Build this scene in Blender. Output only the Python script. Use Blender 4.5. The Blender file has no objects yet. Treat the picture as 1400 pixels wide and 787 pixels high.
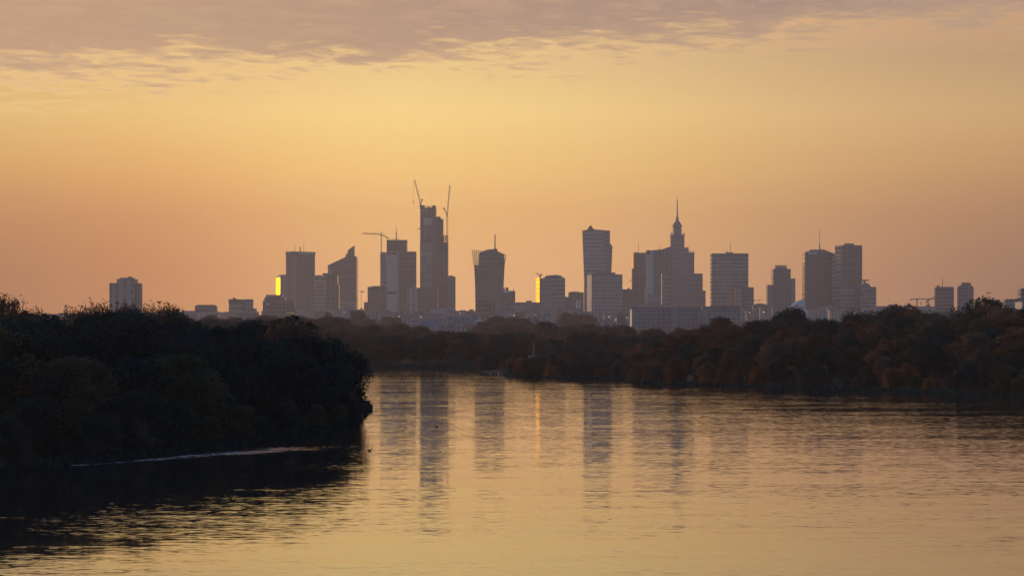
import bpy, bmesh, math, random
import numpy as np
from mathutils import Vector, Matrix, noise as mnoise

random.seed(11)
RNG = np.random.default_rng(7)
R = math.radians
scene = bpy.context.scene
COL = scene.collection

# ------------------------------------------------------------------ camera
F = 3937.0          # focal length in photo pixels (1400 wide)
HZ = 470.0          # horizon row
CAMZ = 8.0
cam_d = bpy.data.cameras.new("camera")
cam = bpy.data.objects.new("camera", cam_d)
COL.objects.link(cam)
cam.location = (0, 0, CAMZ)
cam.rotation_euler = (R(90), 0, 0)
cam_d.sensor_width = 36.0
cam_d.lens = 36.0 * F / 1400.0
cam_d.shift_y = (HZ - 393.5) / 1400.0
cam_d.clip_start = 1.0
cam_d.clip_end = 40000.0
scene.camera = cam

# ------------------------------------------------------------------ view / render settings
scene.view_settings.view_transform = 'Standard'
scene.view_settings.look = 'None'
scene.view_settings.exposure = 0.22
scene.view_settings.gamma = 1.0
scene.view_settings.use_curve_mapping = False
scene.render.engine = 'CYCLES'
cy = scene.cycles
cy.use_denoising = True
cy.max_bounces = 5
cy.diffuse_bounces = 2
cy.glossy_bounces = 3
cy.transmission_bounces = 2
cy.volume_bounces = 1
cy.sample_clamp_indirect = 6.0

SUN_AZ = R(-35)     # left of the view direction (+Y)
SUN_EL = R(4.0)


class G:
    """small helper for writing node trees"""
    def __init__(self, tree):
        self.t = tree
        self.n = tree.nodes
        self.l = tree.links

    def new(self, typ, **kw):
        nd = self.n.new(typ)
        for k, v in kw.items():
            setattr(nd, k, v)
        return nd

    def put(self, sock, v):
        if v is None:
            return
        if isinstance(v, bpy.types.NodeSocket):
            self.l.new(v, sock)
        elif isinstance(v, (tuple, list)) and len(v) == 3 and sock.type == 'RGBA':
            sock.default_value = (*v, 1)
        else:
            sock.default_value = v

    def m(self, op, a, b=None, c=None, clamp=False):
        nd = self.new('ShaderNodeMath', operation=op, use_clamp=clamp)
        self.put(nd.inputs[0], a); self.put(nd.inputs[1], b); self.put(nd.inputs[2], c)
        return nd.outputs[0]

    def v(self, op, a, b=None):
        nd = self.new('ShaderNodeVectorMath', operation=op)
        self.put(nd.inputs[0], a); self.put(nd.inputs[1], b)
        return nd.outputs['Value'] if op in ('DOT_PRODUCT', 'LENGTH') else nd.outputs[0]

    def scale(self, a, s):
        nd = self.new('ShaderNodeVectorMath', operation='SCALE')
        self.put(nd.inputs[0], a); self.put(nd.inputs[3], s)
        return nd.outputs[0]

    def mix(self, f, a, b, mode='MIX'):
        nd = self.new('ShaderNodeMix', data_type='RGBA', blend_type=mode)
        self.put(nd.inputs['Factor'], f); self.put(nd.inputs[6], a); self.put(nd.inputs[7], b)
        return nd.outputs[2]

    def smooth(self, x, lo, hi, a=0.0, b=1.0):
        nd = self.new('ShaderNodeMapRange', interpolation_type='SMOOTHSTEP')
        self.put(nd.inputs[0], x)
        nd.inputs[1].default_value = lo; nd.inputs[2].default_value = hi
        nd.inputs[3].default_value = a; nd.inputs[4].default_value = b
        return nd.outputs[0]

    def noise(self, vec, scale, detail=2.0, rough=0.5, dim='3D', dist=0.0):
        nd = self.new('ShaderNodeTexNoise', noise_dimensions=dim)
        self.put(nd.inputs['Vector'], vec)
        nd.inputs['Scale'].default_value = scale
        nd.inputs['Detail'].default_value = detail
        nd.inputs['Roughness'].default_value = rough
        nd.inputs['Distortion'].default_value = dist
        return nd.outputs

    def ramp(self, f, stops):
        nd = self.new('ShaderNodeValToRGB')
        cr = nd.color_ramp
        while len(cr.elements) > 1:
            cr.elements.remove(cr.elements[-1])
        cr.elements[0].position = stops[0][0]; cr.elements[0].color = (*stops[0][1], 1)
        for p, c in stops[1:]:
            e = cr.elements.new(p); e.color = (*c, 1)
        self.put(nd.inputs[0], f)
        return nd.outputs[0]

    def sep(self, v):
        nd = self.new('ShaderNodeSeparateXYZ'); self.put(nd.inputs[0], v)
        return nd.outputs

    def comb(self, x, y, z):
        nd = self.new('ShaderNodeCombineXYZ')
        self.put(nd.inputs[0], x); self.put(nd.inputs[1], y); self.put(nd.inputs[2], z)
        return nd.outputs[0]


def lin(r, g, b):
    f = lambda c: (c / 255 / 12.92) if c / 255 <= 0.04045 else ((c / 255 + 0.055) / 1.055) ** 2.4
    return (f(r), f(g), f(b))


# ------------------------------------------------------------------ world: dusk sky with a cloud deck
world = bpy.data.worlds.new("World")
scene.world = world
world.use_nodes = True
wt = world.node_tree
wt.nodes.clear()
g = G(wt)
out = g.new('ShaderNodeOutputWorld')
bg = g.new('ShaderNodeBackground')
tc = g.new('ShaderNodeTexCoord')
d = g.v('NORMALIZE', tc.outputs['Generated'])
x, y, z = g.sep(d)
sky = g.new('ShaderNodeTexSky', sky_type='NISHITA', sun_disc=False)
sky.sun_elevation = SUN_EL
sky.sun_rotation = SUN_AZ
sky.air_density = 1.0
sky.dust_density = 0.6
sky.ozone_density = 4.0
nish = g.mix(1.0, g.scale(sky.outputs[0], 0.15), (1.95, 1.68, 1.74), 'MULTIPLY')
az = g.m('ARCTAN2', x, y)
el = g.m('MAXIMUM', z, 0.0)
SE = 4.0    # ramp position = elevation * SE
glow = g.ramp(g.m('MULTIPLY', el, SE), [
    (0.0, lin(234, 178, 117)),
    (0.020 * SE, lin(237, 179, 114)),
    (0.044 * SE, lin(241, 184, 106)),
    (0.060 * SE, lin(248, 199, 113)),
    (0.080 * SE, lin(248, 211, 131)),
    (0.099 * SE, lin(228, 196, 132)),
    (0.122 * SE, lin(248, 190, 132)),
    (0.150 * SE, (1.25, 0.66, 0.33)),
    (0.190 * SE, (1.15, 0.58, 0.30)),
    (0.240 * SE, lin(160, 130, 118)),
])
# the glow is strongest over the city and falls off to both sides, redder away from it
te = g.smooth(el, 0.018, 0.082)
dz = g.m('ADD', az, g.m('ADD', 0.022, g.m('MULTIPLY', te, 0.028)))
u = g.m('DIVIDE', dz, g.m('ADD', 0.120, g.m('MULTIPLY', te, 0.012)))
gs = g.m('POWER', 2.718, g.m('MULTIPLY', g.m('MULTIPLY', u, u), -0.5))
ampf = g.m('SUBTRACT', 0.80, g.m('MULTIPLY', te, 0.36))
fall = g.m('SUBTRACT', 1.0, g.m('MULTIPLY', g.m('SUBTRACT', 1.0, gs), ampf))
tl = g.m('MULTIPLY', g.smooth(g.m('ABSOLUTE', g.m('ADD', az, 0.035)), 0.0, 0.105), g.smooth(el, 0.022, 0.085, 1.0, 0.35))
tr_ = g.smooth(g.m('ABSOLUTE', g.m('ADD', az, 0.035)), 0.0, 0.20)
isr = g.smooth(az, -0.05, 0.02)
tint = g.mix(g.mix(isr, tl, tr_), (1, 1, 1), g.mix(isr, (0.86, 0.63, 0.45), (0.94, 0.84, 1.0)))
glow = g.mix(1.0, glow, tint, 'MULTIPLY')
glow = g.scale(glow, fall)
# cloud deck, seen in perspective on a plane overhead
zc = g.m('MAXIMUM', z, 0.02)
pv = g.comb(g.m('DIVIDE', x, zc), g.m('DIVIDE', y, zc), 0.0)
pv2 = g.v('MULTIPLY', pv, (1.0, 0.62, 1.0))
nb = g.noise(pv2, 1.15, 3.0, 0.5)[0]
ns = g.noise(pv2, 6.0, 8.0, 0.66, dist=0.4)[0]
edge = g.m('ADD', g.m('MULTIPLY', g.m('ADD', az, 0.178), 0.057), 0.0845)
dens = g.m('DIVIDE', g.m('SUBTRACT', el, edge), 0.0085)
dens = g.m('ADD', dens, g.m('MULTIPLY', g.m('SUBTRACT', nb, 0.5), 2.6))
dens = g.m('ADD', dens, g.m('MULTIPLY', g.m('SUBTRACT', ns, 0.5), 6.0))
cov = g.m('MULTIPLY', g.smooth(dens, -0.7, 0.9), g.smooth(el, 0.121, 0.150, 1.0, 0.10))
body = g.smooth(dens, -0.1, 1.9)
bodyc = g.mix(g.smooth(az, -0.18, 0.15), lin(184, 148, 118), lin(156, 131, 118))
bodyc = g.mix(g.m('MULTIPLY', g.smooth(ns, 0.42, 0.66), 0.30), bodyc, lin(206, 170, 132))
edgec = g.mix(g.smooth(az, -0.05, 0.17), lin(240, 199, 132), lin(196, 159, 120))
cloud = g.mix(body, edgec, bodyc)
glow = g.mix(cov, glow, cloud)
# the rest of the dome, away from the west, is the dim blue dusk sky
wm = g.m('MULTIPLY', g.smooth(el, 0.17, 0.42, 1.0, 0.0), g.smooth(g.m('ABSOLUTE', az), 0.35, 1.5, 1.0, 0.0))
skyc = g.mix(wm, nish, glow)
below = g.smooth(z, -0.02, 0.0)
skyc = g.mix(below, (0.02, 0.02, 0.02), skyc)
g.l.new(skyc, bg.inputs['Color'])
bg.inputs['Strength'].default_value = 1.0
g.l.new(bg.outputs[0], out.inputs['Surface'])

# ------------------------------------------------------------------ sun (low, left of the frame)
sd = bpy.data.lights.new("sun", 'SUN')
sd.energy = 1.8
sd.angle = R(0.6)
sd.color = (1.0, 0.60, 0.28)
sun = bpy.data.objects.new("sun", sd)
COL.objects.link(sun)
sdir = Vector((math.sin(SUN_AZ) * math.cos(SUN_EL), math.cos(SUN_AZ) * math.cos(SUN_EL), math.sin(SUN_EL)))
sun.rotation_euler = sdir.to_track_quat('Z', 'Y').to_euler()
sun.location = (-200, 200, 120)

# ------------------------------------------------------------------ object helpers
def tag(o, label=None, cat=None, group=None, kind=None):
    if label: o['label'] = label
    if cat: o['category'] = cat
    if group: o['group'] = group
    if kind: o['kind'] = kind
    return o


def empty(name, loc, label, cat, group=None):
    o = bpy.data.objects.new(name, None)
    o.empty_display_size = 0.5
    COL.objects.link(o)
    o.location = loc
    return tag(o, label, cat, group)


def link_mesh(name, verts, faces, mat, parent=None, smooth=False, loc=None):
    me = bpy.data.meshes.new(name)
    me.from_pydata([tuple(v) for v in verts], [], faces)
    me.update()
    if smooth:
        me.polygons.foreach_set('use_smooth', [True] * len(me.polygons))
    if mat is not None:
        me.materials.append(mat)
    o = bpy.data.objects.new(name, me)
    COL.objects.link(o)
    if parent is not None:
        o.parent = parent
    if loc is not None:
        o.location = loc
    return o


class MB:
    """collects shapes into one mesh"""
    def __init__(self):
        self.v = []; self.f = []

    def add(self, verts, faces):
        n = len(self.v)
        self.v += [tuple(p) for p in verts]
        self.f += [tuple(i + n for i in fc) for fc in faces]
        return self

    def box(self, x0, x1, y0, y1, z0, z1):
        return self.add([(x0, y0, z0), (x1, y0, z0), (x1, y1, z0), (x0, y1, z0),
                         (x0, y0, z1), (x1, y0, z1), (x1, y1, z1), (x0, y1, z1)],
                        [(3, 2, 1, 0), (4, 5, 6, 7), (0, 1, 5, 4), (1, 2, 6, 5), (2, 3, 7, 6), (3, 0, 4, 7)])

    def prism(self, poly, z0, z1, poly1=None):
        """plan polygon (counter-clockwise) between two heights"""
        n = len(poly)
        p1 = poly1 or poly
        vs = [(px, py, z0) for px, py in poly] + [(px, py, z1) for px, py in p1]
        fs = [tuple(range(n - 1, -1, -1)), tuple(range(n, 2 * n))]
        fs += [(i, (i + 1) % n, n + (i + 1) % n, n + i) for i in range(n)]
        return self.add(vs, fs)

    def slab(self, outline, y0, y1):
        """front outline (x,z), counter-clockwise seen from the camera, carried back in depth"""
        n = len(outline)
        vs = [(px, y0, pz) for px, pz in outline] + [(px, y1, pz) for px, pz in outline]
        fs = [tuple(range(n)), tuple(range(2 * n - 1, n - 1, -1))]
        fs += [(i, n + i, n + (i + 1) % n, (i + 1) % n) for i in range(n)]
        return self.add(vs, fs)

    def tube(self, p0, p1, r0, r1=None, n=6):
        p0 = Vector(p0); p1 = Vector(p1)
        r1 = r0 if r1 is None else r1
        ax = (p1 - p0)
        if ax.length < 1e-6:
            return self
        q = ax.to_track_quat('Z', 'Y')
        vs = []
        for p, r in ((p0, r0), (p1, r1)):
            for i in range(n):
                a = 2 * math.pi * i / n
                vs.append(p + q @ Vector((r * math.cos(a), r * math.sin(a), 0)))
        fs = [tuple(range(n - 1, -1, -1)), tuple(range(n, 2 * n))]
        fs += [(i, (i + 1) % n, n + (i + 1) % n, n + i) for i in range(n)]
        return self.add(vs, fs)

    def lathe(self, cx, cy_, prof, n=20):
        """prof: list of (radius, z) from the bottom up"""
        vs = []; fs = []
        for r, z_ in prof:
            for i in range(n):
                a = 2 * math.pi * i / n
                vs.append((cx + r * math.cos(a), cy_ + r * math.sin(a), z_))
        for k in range(len(prof) - 1):
            for i in range(n):
                j = (i + 1) % n
                fs.append((k * n + i, k * n + j, (k + 1) * n + j, (k + 1) * n + i))
        fs.append(tuple(range(n - 1, -1, -1)))
        fs.append(tuple((len(prof) - 1) * n + i for i in range(n)))
        return self.add(vs, fs)

    def lattice(self, p0, p1, w, bar=0.22, step=None):
        """square lattice beam: four chords and zigzag braces"""
        p0 = Vector(p0); p1 = Vector(p1)
        ax = p1 - p0
        L = ax.length
        q = ax.to_track_quat('Z', 'Y')
        h = w / 2
        cs = [q @ Vector((sx * h, sy * h, 0)) for sx, sy in ((-1, -1), (1, -1), (1, 1), (-1, 1))]
        for c in cs:
            self.tube(p0 + c, p1 + c, bar, n=4)
        k = max(2, int(L / (step or w * 1.3)))
        for i in range(k):
            a = p0 + ax * (i / k); b = p0 + ax * ((i + 1) / k)
            for s in range(4):
                c0, c1 = cs[s], cs[(s + 1) % 4]
                if i % 2: c0, c1 = c1, c0
                self.tube(a + c0, b + c1, bar * 0.7, n=3)
        return self

    def build(self, name, mat, parent=None, smooth=False, loc=None):
        return link_mesh(name, self.v, self.f, mat, parent, smooth, loc)


# ------------------------------------------------------------------ materials
def principled(name):
    m = bpy.data.materials.new(name)
    m.use_nodes = True
    m.node_tree.nodes.clear()
    gg = G(m.node_tree)
    o = gg.new('ShaderNodeOutputMaterial')
    p = gg.new('ShaderNodeBsdfPrincipled')
    gg.l.new(p.outputs[0], o.inputs['Surface'])
    return m, gg, p, o


def plain(name, col, rough=0.7, metal=0.0, var=0.15, scale=0.2):
    m, gg, p, o = principled(name)
    geo = gg.new('ShaderNodeNewGeometry')
    n = gg.noise(geo.outputs['Position'], scale, 4.0, 0.6)[0]
    f = gg.m('ADD', 1.0 - var, gg.m('MULTIPLY', n, 2 * var))
    gg.put(p.inputs['Base Color'], gg.scale(gg.mix(0.0, col, col), f))
    p.inputs['Roughness'].default_value = rough
    p.inputs['Metallic'].default_value = metal
    return m


def facade(name, wall, glass, fh, band, bw, pier, grough=0.12, wrough=0.75, var=0.12):
    """storeys of glass bands between floor edges, cut by piers; band and pier are shares of a storey and of a bay"""
    wall = (wall[0] * 1.22, wall[1] * 1.02, wall[2] * 0.90)
    glass = (glass[0] * 1.15, glass[1] * 0.98, glass[2] * 0.88)
    m, gg, p, o = principled(name)
    geo = gg.new('ShaderNodeNewGeometry')
    P = geo.outputs['Position']; N = geo.outputs['Normal']
    t = gg.v('NORMALIZE', gg.v('CROSS_PRODUCT', N, (0, 0, 1)))
    uu = gg.v('DOT_PRODUCT', P, t)
    px, py, pz = gg.sep(P)
    nx, ny, nz = gg.sep(N)
    fz = gg.m('FRACT', gg.m('DIVIDE', pz, fh))
    wf = gg.new('ShaderNodeTexWhiteNoise', noise_dimensions='1D')
    gg.put(wf.inputs['W'], gg.m('FLOOR', gg.m('DIVIDE', pz, fh)))
    mk = gg.m('LESS_THAN', fz, gg.m('ADD', band - 0.16, gg.m('MULTIPLY', wf.outputs[0], 0.30)))
    if bw:
        fu = gg.m('FRACT', gg.m('ADD', gg.m('DIVIDE', uu, bw), 1000.0))
        mk = gg.m('MULTIPLY', mk, gg.m('GREATER_THAN', fu, pier))
    mk = gg.m('MULTIPLY', mk, gg.m('LESS_THAN', gg.m('ABSOLUTE', nz), 0.5))
    n = gg.noise(P, 0.03, 5.0, 0.65)[0]
    f = gg.m('ADD', 1.0 - 2.2 * var, gg.m('MULTIPLY', n, 4.4 * var))
    # single panes differ: blinds, open windows
    cell = gg.comb(gg.m('FLOOR', gg.m('DIVIDE', uu, (bw or 6.0))), gg.m('FLOOR', gg.m('DIVIDE', pz, fh)), 0.0)
    wn = gg.new('ShaderNodeTexWhiteNoise', noise_dimensions='3D')
    gg.put(wn.inputs[0], cell)
    gl = gg.mix(gg.m('MULTIPLY', gg.m('POWER', wn.outputs[0], 3.0), 0.75), glass, wall)
    gg.put(p.inputs['Base Color'], gg.mix(mk, gg.scale(gg.mix(0.0, wall, wall), f), gl))
    gg.put(p.inputs['Roughness'], gg.m('ADD', wrough, gg.m('MULTIPLY', mk, grough - wrough)))
    return m


M = {}
M['concrete'] = plain('concrete', (0.26, 0.24, 0.22))
M['dark_concrete'] = plain('dark_concrete', (0.13, 0.12, 0.12))
M['pale_render'] = plain('pale_render', (0.38, 0.33, 0.29))
M['white_paint'] = plain('white_paint', (0.60, 0.57, 0.53), 0.5)
M['steel'] = plain('steel', (0.16, 0.15, 0.15), 0.45, 0.3)
M['red_steel'] = plain('red_steel', (0.36, 0.08, 0.05), 0.5)
M['crane_paint'] = plain('crane_paint', (0.42, 0.24, 0.12), 0.5)
M['dark_glass'] = plain('dark_glass', (0.035, 0.035, 0.04), 0.10, 0.0, 0.1, 0.05)
M['grey_glass'] = plain('grey_glass', (0.10, 0.10, 0.11), 0.14, 0.0, 0.15, 0.05)
M['warm_glass'] = plain('warm_glass', (0.34, 0.29, 0.24), 0.25, 0.0, 0.10, 0.05)
M['roof_grey'] = plain('roof_grey', (0.17, 0.17, 0.18), 0.6)
M['roof_tile'] = plain('roof_tile', (0.20, 0.10, 0.07), 0.8)
M['roof_slate'] = plain('roof_slate', (0.13, 0.135, 0.15), 0.65)
M['sign_white'] = plain('sign_white', (0.80, 0.79, 0.78), 0.4)
M['letter_dark'] = plain('letter_dark', (0.04, 0.035, 0.035), 0.5)
M['wet_stone'] = plain('wet_stone', (0.045, 0.04, 0.038), 0.7, 0.0, 0.3, 0.8)
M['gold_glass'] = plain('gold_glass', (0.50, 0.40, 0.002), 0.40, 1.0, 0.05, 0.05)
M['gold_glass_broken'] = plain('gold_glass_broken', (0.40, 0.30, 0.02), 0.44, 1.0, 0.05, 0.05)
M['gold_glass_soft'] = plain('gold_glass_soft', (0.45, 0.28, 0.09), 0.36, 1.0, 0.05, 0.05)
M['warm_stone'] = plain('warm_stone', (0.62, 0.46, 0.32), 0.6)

M['f_pale'] = facade('facade_pale_ribs', (0.36, 0.32, 0.29), (0.12, 0.11, 0.11), 3.0, 0.95, 9.0, 0.55)
M['f_ribs'] = facade('facade_grey_ribs', (0.20, 0.18, 0.17), (0.07, 0.065, 0.065), 4.0, 0.97, 7.0, 0.45)
M['f_ribs_red'] = facade('facade_russet_ribs', (0.20, 0.13, 0.11), (0.07, 0.055, 0.055), 4.0, 0.97, 7.5, 0.45)
M['f_bands'] = facade('facade_floor_bands', (0.27, 0.25, 0.24), (0.05, 0.05, 0.055), 7.4, 0.52, 0, 0)
M['f_bands_dark'] = facade('facade_dark_bands', (0.15, 0.14, 0.14), (0.045, 0.045, 0.05), 7.0, 0.6, 0, 0)
M['f_bands_warm'] = facade('facade_warm_bands', (0.36, 0.30, 0.24), (0.13, 0.11, 0.10), 7.4, 0.5, 0, 0)
M['f_grid'] = facade('facade_window_grid', (0.30, 0.28, 0.26), (0.06, 0.06, 0.065), 6.2, 0.55, 6.0, 0.45)
M['f_grid_dark'] = facade('facade_dark_grid', (0.14, 0.13, 0.13), (0.045, 0.045, 0.05), 6.2, 0.6, 6.4, 0.3)
M['f_curtain'] = facade('facade_curtain_wall', (0.12, 0.11, 0.11), (0.05, 0.05, 0.055), 8.0, 0.86, 9.0, 0.12, 0.14, 0.4)
M['f_curtain_warm'] = facade('facade_warm_curtain_wall', (0.14, 0.12, 0.11), (0.36, 0.29, 0.22), 15.0, 0.9, 7.0, 0.14, 0.28, 0.5)
M['f_stone'] = facade('facade_stone', (0.24, 0.21, 0.19), (0.09, 0.08, 0.08), 9.0, 0.68, 6.0, 0.5)
M['f_zigzag'] = facade('facade_light_bands', (0.36, 0.34, 0.33), (0.09, 0.09, 0.10), 7.8, 0.42, 0, 0)
M['f_blue'] = facade('facade_pale_blue_grid', (0.24, 0.235, 0.24), (0.09, 0.10, 0.125), 4.2, 0.58, 5.2, 0.30)
M['f_low_beige'] = facade('facade_low_beige', (0.36, 0.30, 0.25), (0.07, 0.065, 0.065), 3.4, 0.5, 4.6, 0.5)
M['f_low_grey'] = facade('facade_low_grey', (0.24, 0.23, 0.23), (0.06, 0.06, 0.065), 3.4, 0.5, 4.6, 0.4)
M['f_low_white'] = facade('facade_low_white', (0.36, 0.32, 0.29), (0.10, 0.09, 0.09), 3.4, 0.45, 4.6, 0.55)
M['f_low_brick'] = facade('facade_low_brick', (0.20, 0.12, 0.09), (0.06, 0.05, 0.05), 3.4, 0.45, 4.6, 0.5)

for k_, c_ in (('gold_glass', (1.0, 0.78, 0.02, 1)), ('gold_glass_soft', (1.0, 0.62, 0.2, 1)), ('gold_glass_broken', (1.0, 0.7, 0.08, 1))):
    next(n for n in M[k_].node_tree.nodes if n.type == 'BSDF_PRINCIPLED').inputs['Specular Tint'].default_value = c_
next(n for n in M['wet_stone'].node_tree.nodes if n.type == 'BSDF_PRINCIPLED').inputs['Specular IOR Level'].default_value = 0.05
m, gg, p, o = principled('lit_window')
p.inputs['Base Color'].default_value = (0.6, 0.4, 0.2, 1)
p.inputs['Emission Color'].default_value = (1.0, 0.55, 0.16, 1)
p.inputs['Emission Strength'].default_value = 2.2
M['lit_window'] = m


def leaf_mat(name, c1, c2):
    m, gg, p, o = principled(name)
    gg.n.remove(p)
    geo = gg.new('ShaderNodeNewGeometry')
    oi = gg.new('ShaderNodeObjectInfo')
    n1 = gg.noise(geo.outputs['Position'], 0.30, 3.0, 0.6)[0]
    n2 = gg.noise(geo.outputs['Position'], 2.5, 2.0, 0.6)[0]
    f = gg.m('ADD', gg.smooth(n1, 0.34, 0.68, -0.1, 0.75), gg.m('MULTIPLY', gg.m('SUBTRACT', n2, 0.5), 1.1), clamp=True)
    c = gg.mix(f, c1, c2)
    c = gg.scale(c, gg.m('ADD', 0.72, gg.m('MULTIPLY', oi.outputs['Random'], 0.6)))
    df = gg.new('ShaderNodeBsdfDiffuse'); gg.l.new(c, df.inputs[0])
    tr = gg.new('ShaderNodeBsdfTranslucent'); gg.l.new(gg.scale(c, 0.9), tr.inputs[0])
    mx = gg.new('ShaderNodeMixShader'); mx.inputs[0].default_value = 0.36
    gg.l.new(df.outputs[0], mx.inputs[1]); gg.l.new(tr.outputs[0], mx.inputs[2])
    gg.l.new(mx.outputs[0], o.inputs['Surface'])
    return m


LEAF = {
    'dark green': leaf_mat('leaves_dark_green', (0.009, 0.032, 0.035), (0.022, 0.052, 0.044)),
    'olive': leaf_mat('leaves_olive', (0.048, 0.050, 0.030), (0.105, 0.088, 0.046)),
    'brown': leaf_mat('leaves_brown', (0.088, 0.060, 0.044), (0.175, 0.110, 0.068)),
    'russet': leaf_mat('leaves_russet', (0.120, 0.058, 0.036), (0.225, 0.105, 0.052)),
    'orange': leaf_mat('leaves_orange', (0.200, 0.085, 0.030), (0.310, 0.140, 0.045)),
}
BARK = plain('bark', (0.055, 0.045, 0.04), 0.9, 0.0, 0.3, 1.0)

# ------------------------------------------------------------------ terrain, river
def wpt(px, row):
    Y_ = CAMZ * F / (row - HZ)
    return ((px - 700) / F * Y_, Y_)


RIVER = [(-60, -330), (-55, 90), (-44, 160), wpt(-100, 660), wpt(0, 645), wpt(80, 636), wpt(200, 622), wpt(330, 605), wpt(430, 592), wpt(480, 577),
         wpt(499, 560), (-20, 385), (-48, 430), (-100, 490), (-160, 650), (-220, 900), (-280, 975), wpt(500, 502), wpt(640, 501.2),
         (20, 1015), (55, 1005), (55, 975), (8, 880), (-9, 836), wpt(655, 508.5), (-3, 780), wpt(700, 513), wpt(760, 516), wpt(830, 517.5), wpt(860, 518.5),
         wpt(872, 523), wpt(960, 526), wpt(1060, 529), wpt(1200, 533), wpt(1300, 537), wpt(1400, 542), wpt(1500, 550), (90, 330), (100, 250), (105, 150), (110, -330)]
RV = np.array(RIVER, float)


def river_sd(X, Y):
    """signed distance to the shoreline: negative over the water"""
    X = np.asarray(X, float); Y = np.asarray(Y, float)
    dist = np.full(X.shape, 1e9)
    inside = np.zeros(X.shape, bool)
    n = len(RV)
    for i in range(n):
        ax, ay = RV[i]; bx, by = RV[(i + 1) % n]
        ex, ey = bx - ax, by - ay
        t = np.clip(((X - ax) * ex + (Y - ay) * ey) / (ex * ex + ey * ey), 0, 1)
        dist = np.minimum(dist, np.hypot(X - ax - t * ex, Y - ay - t * ey))
        c = ((ay > Y) != (by > Y))
        with np.errstate(divide='ignore', invalid='ignore'):
            xi = (bx - ax) * (Y - ay) / (by - ay) + ax
        inside ^= c & (X < xi)
    return np.where(inside, -dist, dist)


def sstep(a, b, x):
    t = np.clip((np.asarray(x, float) - a) / (b - a), 0, 1)
    return t * t * (3 - 2 * t)


def ground_z(X, Y):
    s = river_sd(X, Y)
    zz = np.where(s < 0, np.maximum(-2.5, s * 0.25), np.minimum(1.5, s * 0.10))
    zz = zz + np.where(s > 0, np.interp(Y, [1050, 2000, 3000, 4200, 5300, 9000], [0, 7, 18, 40, 60, 64]) + 0.5 * np.sin(X * 0.05) * np.sin(Y * 0.04) * sstep(12, 40, s), 0)
    return zz


def gz(X, Y):
    return float(ground_z(np.array([X]), np.array([Y]))[0])


def spaced(a, b, st):
    return list(np.arange(a, b, st))


xs = spaced(-2300, -700, 160) + spaced(-700, -260, 40) + spaced(-260, 260, 5) + spaced(260, 700, 40) + spaced(700, 2301, 160)
ys = spaced(-320, 200, 40) + spaced(200, 1000, 5) + spaced(1000, 2000, 50) + spaced(2000, 5000, 120) + spaced(5000, 8601, 300)
XX, YY = np.meshgrid(xs, ys)
ZZ = ground_z(XX, YY)
nv = len(xs)
verts = np.stack([XX.ravel(), YY.ravel(), ZZ.ravel()], 1)
faces = [(j * nv + i, j * nv + i + 1, (j + 1) * nv + i + 1, (j + 1) * nv + i) for j in range(len(ys) - 1) for i in range(nv - 1)]
m, gg, p, o = principled('earth_and_grass')
geo = gg.new('ShaderNodeNewGeometry')
n1 = gg.noise(geo.outputs['Position'], 0.05, 5.0, 0.6)[0]
n2 = gg.noise(geo.outputs['Position'], 1.2, 3.0, 0.6)[0]
cc = gg.mix(gg.smooth(n1, 0.35, 0.65), (0.014, 0.016, 0.011), (0.027, 0.024, 0.018))
cc = gg.scale(cc, gg.m('ADD', 0.7, gg.m('MULTIPLY', n2, 0.6)))
gg.put(p.inputs['Base Color'], cc)
p.inputs['Roughness'].default_value = 0.95
p.inputs['Specular IOR Level'].default_value = 0.1
tag(link_mesh('ground', verts.tolist(), faces, m, smooth=True), 'low earth banks and plain rising gently to the city', 'ground', kind='structure')

# water: one sheet; its ripples are a slope field (two octaves) whose strength varies in wind patches
m, gg, p, o = principled('river_water')
geo = gg.new('ShaderNodeNewGeometry')
P = geo.outputs['Position']
WX, WY, WZ = gg.sep(P)
rip = gg.noise(gg.v('MULTIPLY', P, (0.32, 1.0, 1.0)), 5.0, 2.0, 0.5)[1]
mid = gg.noise(gg.v('MULTIPLY', P, (0.18, 1.0, 1.0)), 1.1, 3.0, 0.6)[1]
swl = gg.noise(gg.v('MULTIPLY', P, (0.35, 1.0, 1.0)), 0.30, 3.0, 0.6)[1]
pat = gg.noise(gg.v('MULTIPLY', P, (0.45, 1.0, 1.0)), 0.05, 8.0, 0.74)[0]
patch = gg.m('MULTIPLY', gg.m('ADD', gg.smooth(pat, 0.36, 0.64, 0.40, 1.6), gg.smooth(gg.noise(gg.v('MULTIPLY', P, (0.10, 1.0, 1.0)), 0.55, 5.0, 0.7)[0], 0.60, 0.72, 0.0, 2.2)), gg.smooth(WY, 110.0, 420.0, 0.75, 1.12))
r3 = gg.sep(gg.v('SUBTRACT', rip, (0.5, 0.5, 0.5)))
s3 = gg.sep(gg.v('ADD', gg.scale(gg.v('SUBTRACT', swl, (0.5, 0.5, 0.5)), 0.5), gg.v('SUBTRACT', mid, (0.5, 0.5, 0.5))))
A1, A2 = 0.082, 0.032
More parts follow.
